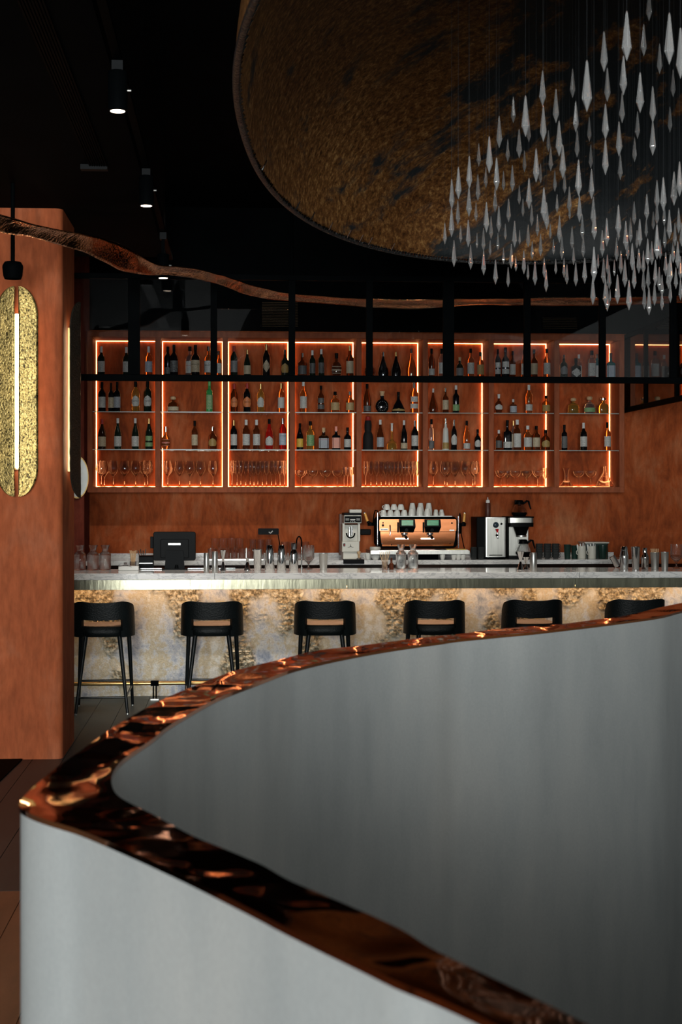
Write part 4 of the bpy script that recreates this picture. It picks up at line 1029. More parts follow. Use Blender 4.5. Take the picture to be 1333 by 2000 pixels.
# ================================================================== CEILING FITTINGS
zt_ = SOF
xt = PZ(230, 107, SOF).x
tr = thing('light_track', 'thin black light track fixed along the soffit', 'track', (xt, 9.0, SOF - .03))
MB().box(xt - .018, xt + .018, 5.3, 12.35, SOF - .03, SOF - .001).build('rail', M['blackmetal'], tr)
def spot(px, y_lens, name):
    Y = xt / XP(px, 1.0) if abs(XP(px, 1.0)) > 1e-6 else 8
    p = P(px, y_lens, Y); r = .042
    t = thing('track_spotlight', name, 'spotlight', (xt, Y, p.z), 0, 'spotlights on the track')
    top = SOF - .03 - p.z
    local('can', MB().lathe([(0, .0), (r * .8, .0), (r * .82, .004), (r, .004), (r, .165), (r * .9, .172), (0, .172)], 24), M['blackmetal'], t, 40)
    local('lens', MB().lathe([(0, -.0012), (r * .76, -.0012), (r * .76, -.0004), (0, -.0004)], 24), M['lens'], t)
    local('bracket', MB().box(-.012, .012, -.012, .012, .172, top), M['blackmetal'], t)
    local('clip', MB().box(-.024, .024, -.03, .03, top - .05, top - .001), M['darkgrey'], t)
    local('aim_screw', MB().cyl((r, 0, .09), (r + .016, 0, .09), .006, n=8), M['satin'], t)
    l = bpy.data.lights.new('spot_beam', 'SPOT'); l.energy = 30; l.color = (1, .72, .5); l.spot_size = math.radians(60); l.spot_blend = .6; l.shadow_soft_size = .03
    o = bpy.data.objects.new('spot_beam', l); COL.objects.link(o); o.parent = t; o.location = (0, 0, -.01)
spot(230, 217, 'nearest lit black track spotlight, top of the row')
spot(286, 402, 'middle lit black track spotlight above the pillar')
spot(319, 543, 'farthest small black track spotlight just behind the copper ribbon')
# added fill lamps that brighten the bar, out of view behind the dish
tz = CEIL - .03
t2 = thing('light_track', 'added unseen track of four fill lamps over the bar stools', 'track', (1.3, 11.9, tz))
MB().box(.2, 2.4, 11.885, 11.915, tz, CEIL - .001).build('rail', M['blackmetal'], t2)
for xs_, dx_ in ((.35, -1.5), (.8, -.6), (1.4, .0), (2.1, .2)):
    d_ = Vector((dx_, 1.6, -3.6)).normalized(); a_ = Vector((xs_, 11.9, tz - .06)); b_ = a_ + d_ * .16
    MB().cyl((xs_, 11.9, tz - .05), (xs_, 11.9, tz), .01, n=8).cyl(a_, b_, .042, n=18).build('can', M['blackmetal'], t2, 40)
    MB().cyl(b_ + d_ * .0005, b_ + d_ * .0015, .034, n=18).build('lens', M['lens'], t2)
    l = bpy.data.lights.new('spot_beam', 'SPOT'); l.energy = BAR_FILL; l.color = (1, .90, .78); l.spot_size = math.radians(75); l.spot_blend = .8; l.shadow_soft_size = .06
    o = bpy.data.objects.new('spot_beam', l); COL.objects.link(o); o.location = b_ + d_ * .004; o.rotation_euler = d_.to_track_quat('-Z', 'Y').to_euler()
# added fill lamps that brighten the inside of the booth, unseen overhead
t3 = thing('light_track', 'added unseen track of three fill lamps above the curved booth', 'track', (1.2, 1.0, tz))
MB().box(.5, 2.9, .385, .415, tz, CEIL - .001).build('rail', M['blackmetal'], t3)
for xs_, tgt in ((.9, (-.1, 2.3, 1.15)), (1.7, (.4, 3.1, 1.3)), (2.5, (1.5, 4.4, 1.75))):
    a_ = Vector((xs_, .4, tz - .06)); d_ = (Vector(tgt) - a_).normalized(); b_ = a_ + d_ * .16
    MB().cyl((xs_, .4, tz - .05), (xs_, .4, tz), .01, n=8).cyl(a_, b_, .042, n=18).build('can', M['blackmetal'], t3, 40)
    MB().cyl(b_ + d_ * .0005, b_ + d_ * .0015, .034, n=18).build('lens', M['lens'], t3)
    l = bpy.data.lights.new('spot_beam', 'SPOT'); l.energy = BOOTH_FILL; l.color = (1, .95, .86); l.spot_size = math.radians(42); l.spot_blend = 1.0; l.shadow_soft_size = .05
    o = bpy.data.objects.new('spot_beam', l); COL.objects.link(o); o.location = b_ + d_ * .004; o.rotation_euler = d_.to_track_quat('-Z', 'Y').to_euler()
# linear grille in the soffit
ga, gb = PZ(176, 320, SOF), PZ(208, 320, SOF)
gr = thing('linear_grille', 'long black slatted air grille in the soffit', 'air grille', ((ga.x + gb.x) / 2, 7, SOF - .012))
n_ = 7; gw = (gb.x - ga.x)
for k in range(n_ + 1):
    x = ga.x + gw * k / n_
    MB().box(x - .004, x + .004, 5.25, ga.y, SOF - .014, SOF - .001).build('slat', M['blackmetal'], gr)
MB().box(PZ(158, 322, SOF).x, gb.x + .004, ga.y, ga.y + .06, SOF - .03, SOF - .001).build('end_plate', M['darkgrey'], gr)
# wall vents above the cabinet
def vent(x0, x1, y0, y1, label):
    Y = YW - .001
    a, b = XP(x0, Y), XP(x1, Y); z0, z1 = ZP(y1, Y, x0), ZP(y0, Y, x0)
    t = thing('wall_vent', label, 'vent', ((a + b) / 2, Y, z0), 0, 'vents above the cabinet')
    MB().box(a, b, Y - .004, Y, z0, z1).build('backing', M['black'], t)
    n = max(5, int((z1 - z0) / .016))
    for k in range(n + 1):
        z = z0 + (z1 - z0) * k / n
        mb = MB().add([(a, Y - .03, z), (b, Y - .03, z), (b, Y - .005, z + .008), (a, Y - .005, z + .008), (a, Y - .03, z + .003), (b, Y - .03, z + .003), (b, Y - .005, z + .011), (a, Y - .005, z + .011)],
                      [(0, 3, 2, 1), (4, 5, 6, 7), (0, 1, 5, 4), (1, 2, 6, 5), (2, 3, 7, 6), (3, 0, 4, 7)])
        mb.build('slat', M['bronze'], t)
    MB().box(a - .012, a, Y - .032, Y, z0 - .004, z1 + .012).build('side_frame', M['blackmetal'], t)
    MB().box(b, b + .012, Y - .032, Y, z0 - .004, z1 + .012).build('side_frame', M['blackmetal'], t)
vent(512, 582, 592, 638, 'slatted brass vent above the third cabinet bay')
vent(1060, 1127, 622, 642, 'low slatted brass vent above the eighth cabinet bay')
# round mirror seen past the pillar
Ym = 15.2
pm_ = P(151, 932, Ym); 
rmr = thing('round_mirror', 'small round bright mirror peeping out behind the dark wall light', 'mirror', (pm_.x, Ym + .03, pm_.z - .2))
m1 = MB().lathe([(0, 0), (.105, 0), (.105, .02), (0, .02)], 32); m1.v = [(pm_.x + x, Ym - z, pm_.z + y * 1.85) for x, y, z in m1.v]
m1.f = [f[::-1] for f in m1.f]
m1.build('mirror_glass', M['satin'], rmr, 40)
m2 = MB().lathe([(.105, 0), (.113, 0), (.113, .024), (.105, .024)], 32); m2.v = [(pm_.x + x, Ym - z, pm_.z + y * 1.85) for x, y, z in m2.v]
m2.build('mirror_frame', M['brass_plain'], rmr, 40)
MB().box(pm_.x - .3, xwl - .001, Ym + .001, Ym + .06, 0.0, 3.3).build('mirror_panel', plaster('dark_red_panel', (0.16, 0.03, 0.018), (0.22, 0.045, 0.026), (0.26, 0.06, 0.035)), rmr)

# ================================================================== BACK COUNTER
BZ = 1.11; YK = 15.05
bc = thing('back_counter', 'marble-edged back counter under the lit cabinet', 'counter', (2.5, 15.4, 0))
xk0, xk1 = xwl + .002, XP(1235, YK)
MB().box(xk0, xk1, YK, YW - .002, BZ - .05, BZ).build('worktop', M['marble'], bc, bevel=.003)
MB().box(xk0, xk1, YW - .02, YW - .0015, BZ, BZ + .045).build('upstand', M['marble'], bc)
MB().box(xk0, xk1, YK + .04, YW - .002, .001, BZ - .05).build('carcass', M['blackmetal'], bc)
YI = 15.22                    # a usual depth for things on the back counter
def lob(name, label, cat, x, Y, z, hpx, wpx, prof, mat, n=20, group=None, smooth=40, tilt=None):
    """turned object: profile in units of half width / height, sized by its measured width and height"""
    h = hpx * Y / F; r = wpx * Y / F / 2
    o = MB().lathe([(a * r, b * h) for a, b in prof], n).mesh(name, smooth)
    o.materials.append(mat); ob = bpy.data.objects.new(name, o); COL.objects.link(ob)
    ob.location = (XP(x, Y), Y, z + .0006)
    return tag(ob, label, cat, group)
def pbx(x0, x1, y0, y1, Yf, dep, mb=None):
    xm = (x0 + x1) / 2
    return (mb or MB()).box(XP(x0, Yf), XP(x1, Yf), Yf, Yf + dep, ZP(y1, Yf, xm), ZP(y0, Yf, xm))
CUPTIN = [(0,0),(.78,0),(.80,.02),(1,.96),(1.03,.97),(1.03,1),(.97,1),(.95,.97),(.74,.05),(0,.05)]
TUMB = [(0,0),(.92,0),(.95,.02),(1,1),(.94,1),(.89,.10),(0,.08)]
# ---- carafes on the bar
CAR = [(0,0),(.96,0),(1,.03),(1,.60),(.92,.66),(.58,.74),(.50,.80),(.56,.86),(.80,1),(.76,1),(.50,.86),(.44,.80),(.50,.74),(.86,.65),(.94,.58),(.94,.05),(0,.05)]
YA = 13.88
for k, x in enumerate((156.4, 182, 205.5)):
    lob('water_carafe', f'{ORD[k]} of three clear glass carafes at the pillar end of the bar', 'carafe', x, YA, BT, 48, 23, CAR, M['glass'], 24, 'carafes by the pillar')
for k, x in enumerate((784, 807)):
    lob('water_carafe', ('clear' if k == 0 else 'second clear') + ' flared glass carafe standing before the espresso machine', 'carafe', x, YA, BT, 48, 21, CAR, M['glass'], 24, 'carafes before the espresso machine')
# ---- napkin holder with stirrers
nb = MB().box(XP(232, 13.8), XP(271, 13.8), 13.76, 13.86, BT + .0005, BT + .038); 
nh = tag(nb.build('napkin_holder', M['paper'], None, bevel=.004), 'low white napkin box near the carafes', 'napkin box')
MB().tube([P(244 + 14 * math.cos(a) * .9, 1108.5 - 3.5 * math.sin(a), 13.759) for a in [i * PI / 12 for i in range(13)]], .0012, 6).build('wire_clip', M['blackmetal'], nh)
def stirrers(x, Y, z, label, tall, spread, mat, n, glassw):
    t = thing('stirrer_glass', label, 'glass of stirrers', (XP(x, Y), Y, z + .0006))
    r = glassw * Y / F / 2
    local('tumbler', MB().lathe([(a * r, b * .075) for a, b in TUMB], 18), M['glass'], t, 40)
    for k in range(n):
        u = (k / (n - 1) - .5) * 2; yy = random.uniform(-.5, .5) * r * .6
        b = MB().cyl((u * r * .35, yy, .012), (u * spread, yy * 1.5, tall * random.uniform(.93, 1.0)), .0028, n=6)
        local('stirrer', b, mat, t)
stirrers(260, 13.93, BT, 'glass of pale wooden stirrers beside the till', .175, .030, M['wood'], 9, 13)
stirrers(752, 13.72, BT, 'glass of long wooden sticks before the espresso machine', .165, .045, M['wood'], 6, 12)
lob('glass_jar', 'small round glass jar beside the stirrers', 'jar', 245, 13.93, BT, 14, 12, [(0,0),(.8,0),(1,.3),(.9,.6),(.4,.72),(.4,.8),(.6,.9),(.3,1),(0,1)], M['glass'])
# ---- till
Yt = 13.9
till = thing('till_terminal', 'black touchscreen till seen from behind on the bar', 'till', (XP(341, Yt), Yt, BT + .0006))
def tb(name, x0, x1, y0, y1, Yf, dep, mat, r=.012, axis='y'):
    xm = (x0 + x1) / 2
    return MB().rbox(XP(x0, Yf), XP(x1, Yf), Yf, Yf + dep, ZP(y1, Yf, xm), ZP(y0, Yf, xm), r, axis).build(name, mat, till, 40, bevel=.004)
tb('screen_back', 299.5, 382.5, 1038.6, 1095, Yt + .02, .04, M['blackplastic'], .02)
tb('screen_hump', 314, 369, 1053, 1090, Yt + .005, .016, M['blackplastic'], .012)
tb('vent_slot', 328.5, 353, 1060.5, 1065, Yt + .002, .003, M['satin'], .002)
tb('card_reader', 293.5, 299.3, 1048, 1071, Yt + .03, .03, M['blackplastic'], .003)
MB().prism([(XP(322, Yt), BT + .012), (XP(361, Yt), BT + .012), (XP(358, Yt), ZP(1075, Yt, 340)), (XP(325, Yt), ZP(1075, Yt, 340))], Yt - .03, Yt + .004, 'y').build('stand', M['darkgrey'], till)
MB().rbox(XP(317, Yt), XP(366, Yt), Yt - .06, Yt + .055, BT + .0006, BT + .012, .01, 'z').build('base', M['blackplastic'], till, 40)
MB().cyl((XP(345, Yt - .06), Yt - .061, BT + .0135), (XP(345, Yt - .06), Yt - .061, BT + .045), .018, .012, 16).build('scanner', M['blackplastic'], till, 40)
pr = thing('receipt_printer', 'low black receipt printer beside the till', 'printer', (XP(286, 14.2), 14.3, BZ - .03))
MB().rbox(XP(271, 14.1), XP(299, 14.1), 14.12, 14.3, BZ - .03, ZP(1086, 14.1, 285), .012, 'x').build('body', M['blackplastic'], pr, 40)
MB().box(XP(272, 14.1), XP(298, 14.1), 14.112, 14.119, ZP(1101, 14.1, 285), ZP(1099.5, 14.1, 285)).build('paper_slot', M['satin'], pr)
ub = thing('under_bar_shelf', 'dark working shelf running behind the bar top', 'shelf', (2, 14.3, 0))
MB().box(xb0, xb1, YBK + .005, 14.75, BZ - .06, BZ - .0305).build('shelf_board', M['blackmetal'], ub)
MB().box(xb0, xb1, 14.72, 14.75, .001, BZ - .0605).build('shelf_panel', M['blackmetal'], ub)
fx = thing('cutlery_pot', 'steel pot of bar tools behind the receipt printer', 'pot', (XP(279, 14.5), 14.5, BZ - .03))
local('pot', MB().lathe([(a * .032, b * .10) for a, b in TUMB], 20), M['chrome'], fx, 40)
for k in range(4): local('bar_tool', MB().cyl((-.01 + .007 * k, 0, .02), (-.045 + .024 * k, .01, .15 + .012 * (k % 2)), .003, .005, 8), M['chrome'], fx, 40)
# ---- drain mat on the bar
dm_ = thing('bar_drain_mat', 'long ribbed steel drain mat near the till', 'bar mat', (XP(400, 13.9), 13.97, BT))
mx0, mx1 = XP(270, 13.98), XP(460, 13.98)
MB().box(mx0, mx1, 13.96, 14.04, BT + .0005, BT + .004).build('tray', M['blackmetal'], dm_)
for k in range(90):
    x = mx0 + (mx1 - mx0) * (k + .5) / 90
    if k == 0: base_m = MB().cyl((0, -.039, 0), (0, .039, 0), .003, n=6).mesh('rib')
    o = local('rib', base_m, M['chrome'], dm_); o.location = Vector((x, 14.0, BT + .0075)) - Vector(dm_.location)
# ---- jiggers and tins on the bar
JIG = [(0,.0),(.86,0),(.9,.01),(.30,.42),(.22,.45),(.30,.48),(1,.99),(.94,.99),(.24,.50),(0,.50)]
CONE = [(0,0),(1,0),(1,.02),(.42,.62),(.30,.66),(.30,.70),(.5,1),(.44,1),(.2,.72),(0,.70)]
COB = [(0,0),(.80,0),(.82,.01),(1,.52),(1,.56),(.96,.58),(.72,.72),(.60,.76),(.60,.78),(.58,.96),(.50,1),(0,1)]
Ys = 13.62
def metal(name, label, cat, x, Y, hpx, wpx, prof, mat='chrome', z=BT): return lob(name, label, cat, x, Y, z, hpx, wpx, prof, M[mat], 24, 'metal bar tools on the counter')
metal('steel_canister', 'slim steel tube canister nearest the till', 'canister', 403.5, 13.36, 38, 11, [(0,0),(.97,0),(1,.01),(1,.97),(.9,1),(0,1)], 'satin')
metal('steel_canister', 'second slim steel tube canister beside the till', 'canister', 420, 13.36, 41, 11.5, [(0,0),(.97,0),(1,.01),(1,.97),(.9,1),(0,1)], 'satin')
metal('jigger', 'tall hourglass jigger between the steel tubes and tins', 'jigger', 436, Ys, 41, 12, JIG)
metal('jigger', 'short cone jigger before the stacked tumblers', 'jigger', 483.5, 13.72, 24, 13, CONE)
metal('shaker_tin', 'shaker tin with a strainer tilted in its mouth', 'shaker', 503.5, Ys, 42, 17, CUPTIN)
tl = MB().lathe([(0,0),(.011,0),(.012,.01),(.012,.045),(.008,.05),(0,.05)], 16)
ms_ = tag(tl.build('pour_spout', M['chrome'], None, 40, origin=(0, 0, 0)), 'tilted steel pourer resting in the open shaker tin', 'pourer')
pq = P(501.5, 1084, Ys); ms_.location = (pq.x, Ys, BT + 42 * Ys / F - .035); ms_.rotation_euler = (0, -.75, 0)
def tin(label, x, Y, hpx, wpx): return metal('shaker_tin', label, 'shaker', x, Y, hpx, wpx, [(0,0),(.98,0),(1,.01),(.80,.80),(.66,.955),(.64,.96),(.64,.99),(.60,1),(0,1)])
tin('tall closed shaker tin, left of the polished pair', 527, Ys, 50, 19.5)
tin('tall closed shaker tin, right of the polished pair', 550, Ys, 50, 18.5)
metal('cobbler_shaker', 'three-piece cobbler shaker beside the black tap', 'shaker', 574, Ys, 54, 18, [(0,0),(.92,0),(1,.05),(1,.58),(.95,.66),(.62,.76),(.60,.78),(.60,.96),(.52,1),(0,1)])
metal('steel_cup', 'plain satin steel cup by itself on the bar', 'cup', 632, 13.7, 33, 17.5, CUPTIN, 'satin')
tap = thing('gooseneck_tap', 'slim gooseneck tap with black hose behind the shakers', 'tap', (XP(585, 13.98), 13.98, BT + .0006))
pa = [P(589.5, y, 13.98) for y in (1110.5, 1090, 1068)] + [P(584.5 + 5 * math.cos(a), 1060 - 12 * math.sin(a), 13.98) for a in [i * PI / 10 for i in range(0, 11)]] + [P(579.3, y, 13.98) for y in (1066, 1072)]
pa[0].z = BT + .001
MB().tube(pa[:3], .006, 10).build('riser', M['chrome'], tap, 60); MB().tube(pa[2:], .0065, 10).build('neck', M['blackmetal'], tap, 60)
MB().cyl((XP(589.5, 13.98), 13.98, BT + .0008), (XP(589.5, 13.98), 13.98, BT + .012), .013, n=16).build('collar', M['chrome'], tap, 40)
SNIF = [(0,0),(.62,0),(.64,.02),(.2,.08),(.12,.12),(.12,.22),(.4,.30),(.95,.45),(1,.55),(.96,1),(.92,1),(.94,.56),(.88,.47),(.3,.32),(0,.30)]
lob('footed_mixing_glass', 'large footed mixing glass between tap and steel cup', 'mixing glass', 603, 13.85, BT, 47, 23, SNIF, M['glass'], 24)
metal('jigger', 'tall hourglass jigger before the coffee brewer', 'jigger', 1017.5, Ys, 37, 15, JIG)
metal('jigger', 'small second jigger behind the tall one at the brewer', 'jigger', 1028, 13.75, 24, 12, JIG)
metal('steel_canister', 'straight steel canister beside the brewer', 'canister', 1042.5, 13.36, 37, 14, [(0,0),(.97,0),(1,.01),(1,.95),(.9,1),(0,1)], 'satin')
metal('shaker_tin', 'cobbler shaker at the far end with a domed lid', 'shaker', 1220, Ys, 46, 18, [(0,0),(.90,0),(1,.5),(1,.60),(.98,.62),(.80,.80),(.78,.82),(.78,.95),(.6,1),(0,1)])
metal('shaker_tin', 'tall polished tin, middle of the far end group', 'shaker', 1242.5, Ys, 46, 17, [(0,0),(.80,0),(1,.93),(1.04,.95),(1.04,.98),(.9,1),(0,1)])
metal('cobbler_shaker', 'slim cobbler shaker with a black cap at the far end', 'shaker', 1260.5, 13.72, 42, 16, COB)
metal('steel_cup', 'steel cup full of short wooden sticks at the far end', 'cup', 1280, Ys, 34, 18, CUPTIN, 'satin')
for k in range(7):
    tt = tag(MB().cyl((0, 0, 0), (.006 * (k - 3), .004, .175), .0032, n=6).build('wooden_stick', M['wood'], None, origin=(0, 0, 0)), f'{ORD[k]} short wooden stick standing in the far steel cup', 'stick', 'sticks in the far steel cup')
    tt.location = (XP(1280, Ys) + (k - 3) * .0055, Ys + .004 * (k % 2), BT + .012)
metal('steel_cup', 'last plain steel cup at the far right of the bar', 'cup', 1299.5, 13.5, 36, 15.5, CUPTIN, 'satin')
lob('footed_mixing_glass', 'footed glass cut by the right edge above the bar', 'mixing glass', 1322, 13.8, BT, 48, 24, SNIF, M['glass'], 24)
ts = MB().lathe([(0,0),(.026,0),(.030,.10),(.031,.105),(.026,.105),(.022,.01),(0,.01)], 18)
tso = tag(ts.build('shaker_tin', M['chrome'], None, 40, origin=(0, 0, 0)), 'steel tin leaning over beside the far shakers', 'shaker'); tso.location = (XP(1206, 14.02), 14.0, BT + .012); tso.rotation_euler = (0, -.5, 0)
lob('dropper_bottle', 'little amber dropper bottle beside the wooden sticks', 'bottle', 765, 13.75, BT, 24, 9, [(0,0),(.95,0),(1,.04),(1,.45),(.5,.56),(.45,.6),(.5,.62),(.5,.74),(.35,.78),(.3,.97),(0,1)], G['d'])
# ---- tumblers on the back counter
def tumblers(xs, hpx, wpx, z, Y, words, grp, inv=False, mat='glass'):
    for k, x in enumerate(xs):
        pr_ = [(a, 1 - b) for a, b in TUMB][::-1] if inv else TUMB
        lob('tumbler', f'{ORD[k]} {words}', 'glass', x, Y, z, hpx, wpx, pr_, M[mat], 18, grp)
rk = thing('glass_rack', 'low pale steel rack carrying the stacked tumblers', 'rack', (XP(455, 15.2), 15.2, BZ + .0006))
MB().box(XP(405, 15.1), XP(515, 15.1), 15.12, 15.4, BZ + .0006, BZ + .012).build('tray', M['steel'], rk)
zb2 = BZ + .0128
tumblers((413, 428, 443, 458, 473, 488.5), 19.5, 14, zb2, 15.2, 'tumbler in the lower row of stacked tumblers', 'lower row of stacked tumblers')
zpl = zb2 + 19.5 * 15.2 / F + .001
MB().box(XP(411, 15.2), XP(482, 15.2), 15.14, 15.26, zpl, zpl + .004).build('glass_sheet', M['shelfglass'], rk)
for xq in (411.6, 481.4): MB().box(XP(xq, 15.2) - .003, XP(xq, 15.2) + .003, 15.265, 15.275, BZ + .0125, zpl + .004).build('upright', M['satin'], rk)
tumblers((420.5, 436.5, 452.5, 468.5), 19, 15, zpl + .0045, 15.2, 'tumbler in the upper row of stacked tumblers', 'upper row of stacked tumblers')
tumblers((494, 509.5, 525), 37, 13, BZ, 15.55, 'tall tumbler standing behind the shaker tins', 'tall tumblers behind the shakers')
tumblers((556, 570, 584, 597), 33, 13, BZ, 15.45, 'faceted glass behind the cobbler shaker', 'glasses behind the cobbler shaker')
# ---- power strip
ps = thing('power_strip', 'black power strip on the wall with a white tick mark', 'power strip', (XP(524, YW), YW - .02, ZP(1044, YW, 524)))
MB().rbox(XP(504.5, YW - .04), XP(545, YW - .04), YW - .04, YW - .0005, ZP(1044, YW, 524), ZP(1032, YW, 524), .008, 'y').build('body', M['blackplastic'], ps, 40)
tk = [P(525.5, 1039, YW - .041), P(528.5, 1041.5, YW - .041), P(533, 1037, YW - .041)]
MB().tube(tk, .006, 6).build('tick_mark', M['paper'], ps)
MB().tube([P(543.5, 1044, YW - .012), P(546, 1058, YW - .012), P(548, 1072, YW - .012)], .005, 6).build('cable', M['blackmetal'], ps)
# ---- coffee grinder
Yg = 15.28
gd = thing('coffee_grinder', 'pale grey coffee grinder with a black display', 'coffee grinder', (XP(686, Yg), Yg + .1, BZ + .0006))
def gb_(name, x0, x1, y0, y1, Yf, dep, mat, bev=.004, parent=gd):
    z0 = None
    mb = pbx(x0, x1, y0, y1, Yf, dep)
    return mb.build(name, mat, parent, bevel=bev)
MB().box(XP(671, Yg), XP(700, Yg), Yg + .02, Yg + .30, BZ + .0006, ZP(1078, Yg, 686)).build('foot', M['cream'], gd, bevel=.004)
gb_('lower_body', 668.5, 702.5, 1057.5, 1078, Yg, .32, M['cream'])
gb_('column', 670, 703, 1025, 1057.3, Yg + .05, .27, M['cream'])
gb_('cheek', 669.5, 674, 1022, 1057.3, Yg, .05, M['cream'], .002); gb_('cheek', 699.5, 704, 1022, 1057.3, Yg, .05, M['cream'], .002)
gb_('head', 672.5, 706.5, 1006.5, 1022, Yg - .02, .32, M['cream'])
gb_('display', 673.5, 705.8, 1008, 1020.2, Yg - .024, .0035, M['blackplastic'], None)
gb_('lid', 672.5, 706.5, 1002, 1006.4, Yg - .02, .32, M['darkgrey'], .003)
gb_('hopper_box', 683, 707, 995, 1001.9, Yg + .04, .14, M['cream'], .006)
gb_('side_shell', 663.5, 671, 1004, 1084, Yg + .33, .12, pm('brown_plastic', (.16, .09, .07), .5), .004)
for (a, b, y) in ((675.5, 682.5, 1013.5), (675.5, 682.5, 1015.5), (696.5, 703.5, 1013.5), (696.5, 703.5, 1015.5), (684.5, 694.5, 1014.5), (685, 693.5, 1016), (685, 686.2, 1018.6), (689, 690.2, 1018.6), (693, 694.2, 1018.6)):
    gb_('display_print', a, b, y - .45, y + .45, Yg - .0247, .0006, M['paper'], None)
gs = MB(); cxg = XP(685.5, Yg); zc_ = ZP(1041, Yg, 686)
gs.tube([(cxg + .042 * math.cos(a), Yg + .02, zc_ + .05 * math.sin(a)) for a in [PI + i * PI / 10 for i in range(11)]], .007, 8); gs.build('portafilter_fork', M['blackmetal'], gd, 60)
MB().cyl((cxg - .012, Yg + .02, ZP(1048, Yg)), (cxg - .012, Yg + .02, ZP(1030, Yg)), .012, n=14).build('spout', M['chrome'], gd, 40)
MB().cyl((cxg + .014, Yg + .02, ZP(1045, Yg)), (cxg + .014, Yg + .02, ZP(1028, Yg)), .010, n=14).build('dosing_tube', M['chrome'], gd, 40)
gb_('switch', 671, 675, 1061.5, 1067, Yg - .004, .0045, M['blackplastic'], .001); gb_('switch_light', 672, 674, 1063.5, 1065.5, Yg - .006, .0015, M['red'], None)
em = MB(); ce = P(685.5, 1067, Yg - .002)
for a in range(3):
    an = PI / 2 + a * 2 * PI / 3; em.cyl(ce, ce + Vector((math.cos(an) * .022, 0, math.sin(an) * .022)), .003, .001, 6)
em.lathe([(0, -.006), (.006, 0), (0, .006)], 8, ce); em.box(ce.x - .03, ce.x - .012, ce.y - .001, ce.y + .001, ce.z - .012, ce.z - .009); em.box(ce.x + .012, ce.x + .03, ce.y - .001, ce.y + .001, ce.z - .012, ce.z - .009)
em.build('emblem', M['blackmetal'], gd)
gb_('portafilter_grip', 704.2, 725, 1033.5, 1045, Yg + .06, .06, M['blackplastic'], .008)
tp = thing('coffee_tamper', 'wooden-handled coffee tamper at the grinder foot', 'tamper', (XP(701.5, 15.2), 15.2, BZ + .0006))
local('steel_base', MB().lathe([(0,0),(.026,0),(.026,.012),(.010,.02),(0,.02)], 20), M['chrome'], tp, 40)
local('handle', MB().lathe([(0,.0205),(.011,.0205),(.013,.05),(.020,.066),(.018,.08),(0,.083)], 20), M['wood'], tp, 40)
gm = thing('tamping_mat', 'black tamping mat hanging over the counter edge by the grinder', 'mat', (XP(692, YK), YK, BZ - .035))
MB().box(XP(671, YK), XP(712, YK), YK - .008, YK + .10, BZ + .0005, BZ + .006).build('mat_top', M['blackplastic'], gm)
MB().box(XP(671, YK), XP(712, YK), YK - .008, YK - .001, BZ - .035, BZ + .0005).build('mat_lip', M['blackplastic'], gm)
# ---- espresso machine
Ye = 15.17
es = thing('espresso_machine', 'two-group espresso machine with copper front and green screens', 'espresso machine', (XP(817, Ye), Ye + .25, BZ + .0006))
def eb(name, x0, x1, y0, y1, Yf, dep, mat, bev=.003): return pbx(x0, x1, y0, y1, Yf, dep).build(name, mat, es, bevel=bev)
xm = 817
MB().rbox(XP(739, Ye), XP(895, Ye), Ye + .02, Ye + .46, ZP(1071, Ye), ZP(1009.5, Ye), .05, 'y', 6).build('shell', M['blackmetal'], es, 40)
MB().rbox(XP(741.5, Ye), XP(892, Ye), Ye + .004, Ye + .02, ZP(1038, Ye), ZP(1014.5, Ye), .012, 'y').build('upper_copper_panel', M['coppersheet'], es, 40)
cv = []
for j in range(9):
    z = ZP(1067, Ye) + (ZP(1038.8, Ye) - ZP(1067, Ye)) * j / 8; d = .05 * (1 - (j / 8)) ** 2
    cv.append([(XP(743.5 + 4 * (1 - j / 8) ** 2, Ye), Ye + .004 + d * .3, z), (XP(817, Ye), Ye - .002 + d * .3, z), (XP(890.5 - 4 * (1 - j / 8) ** 2, Ye), Ye + .004 + d * .3, z)])
MB().grid([r[::-1] for r in cv]).build('lower_copper_panel', M['coppersheet'], es, True)
scr = pm('green_screen', (0.0, 0.10, 0.05), 0.3, emit=(0.01, 0.30, 0.12), estr=0.35, var=.5, vscale=25, aniso=(1, 1, 3))
ledw = emis('machine_light', (1.0, .72, .66), 5)
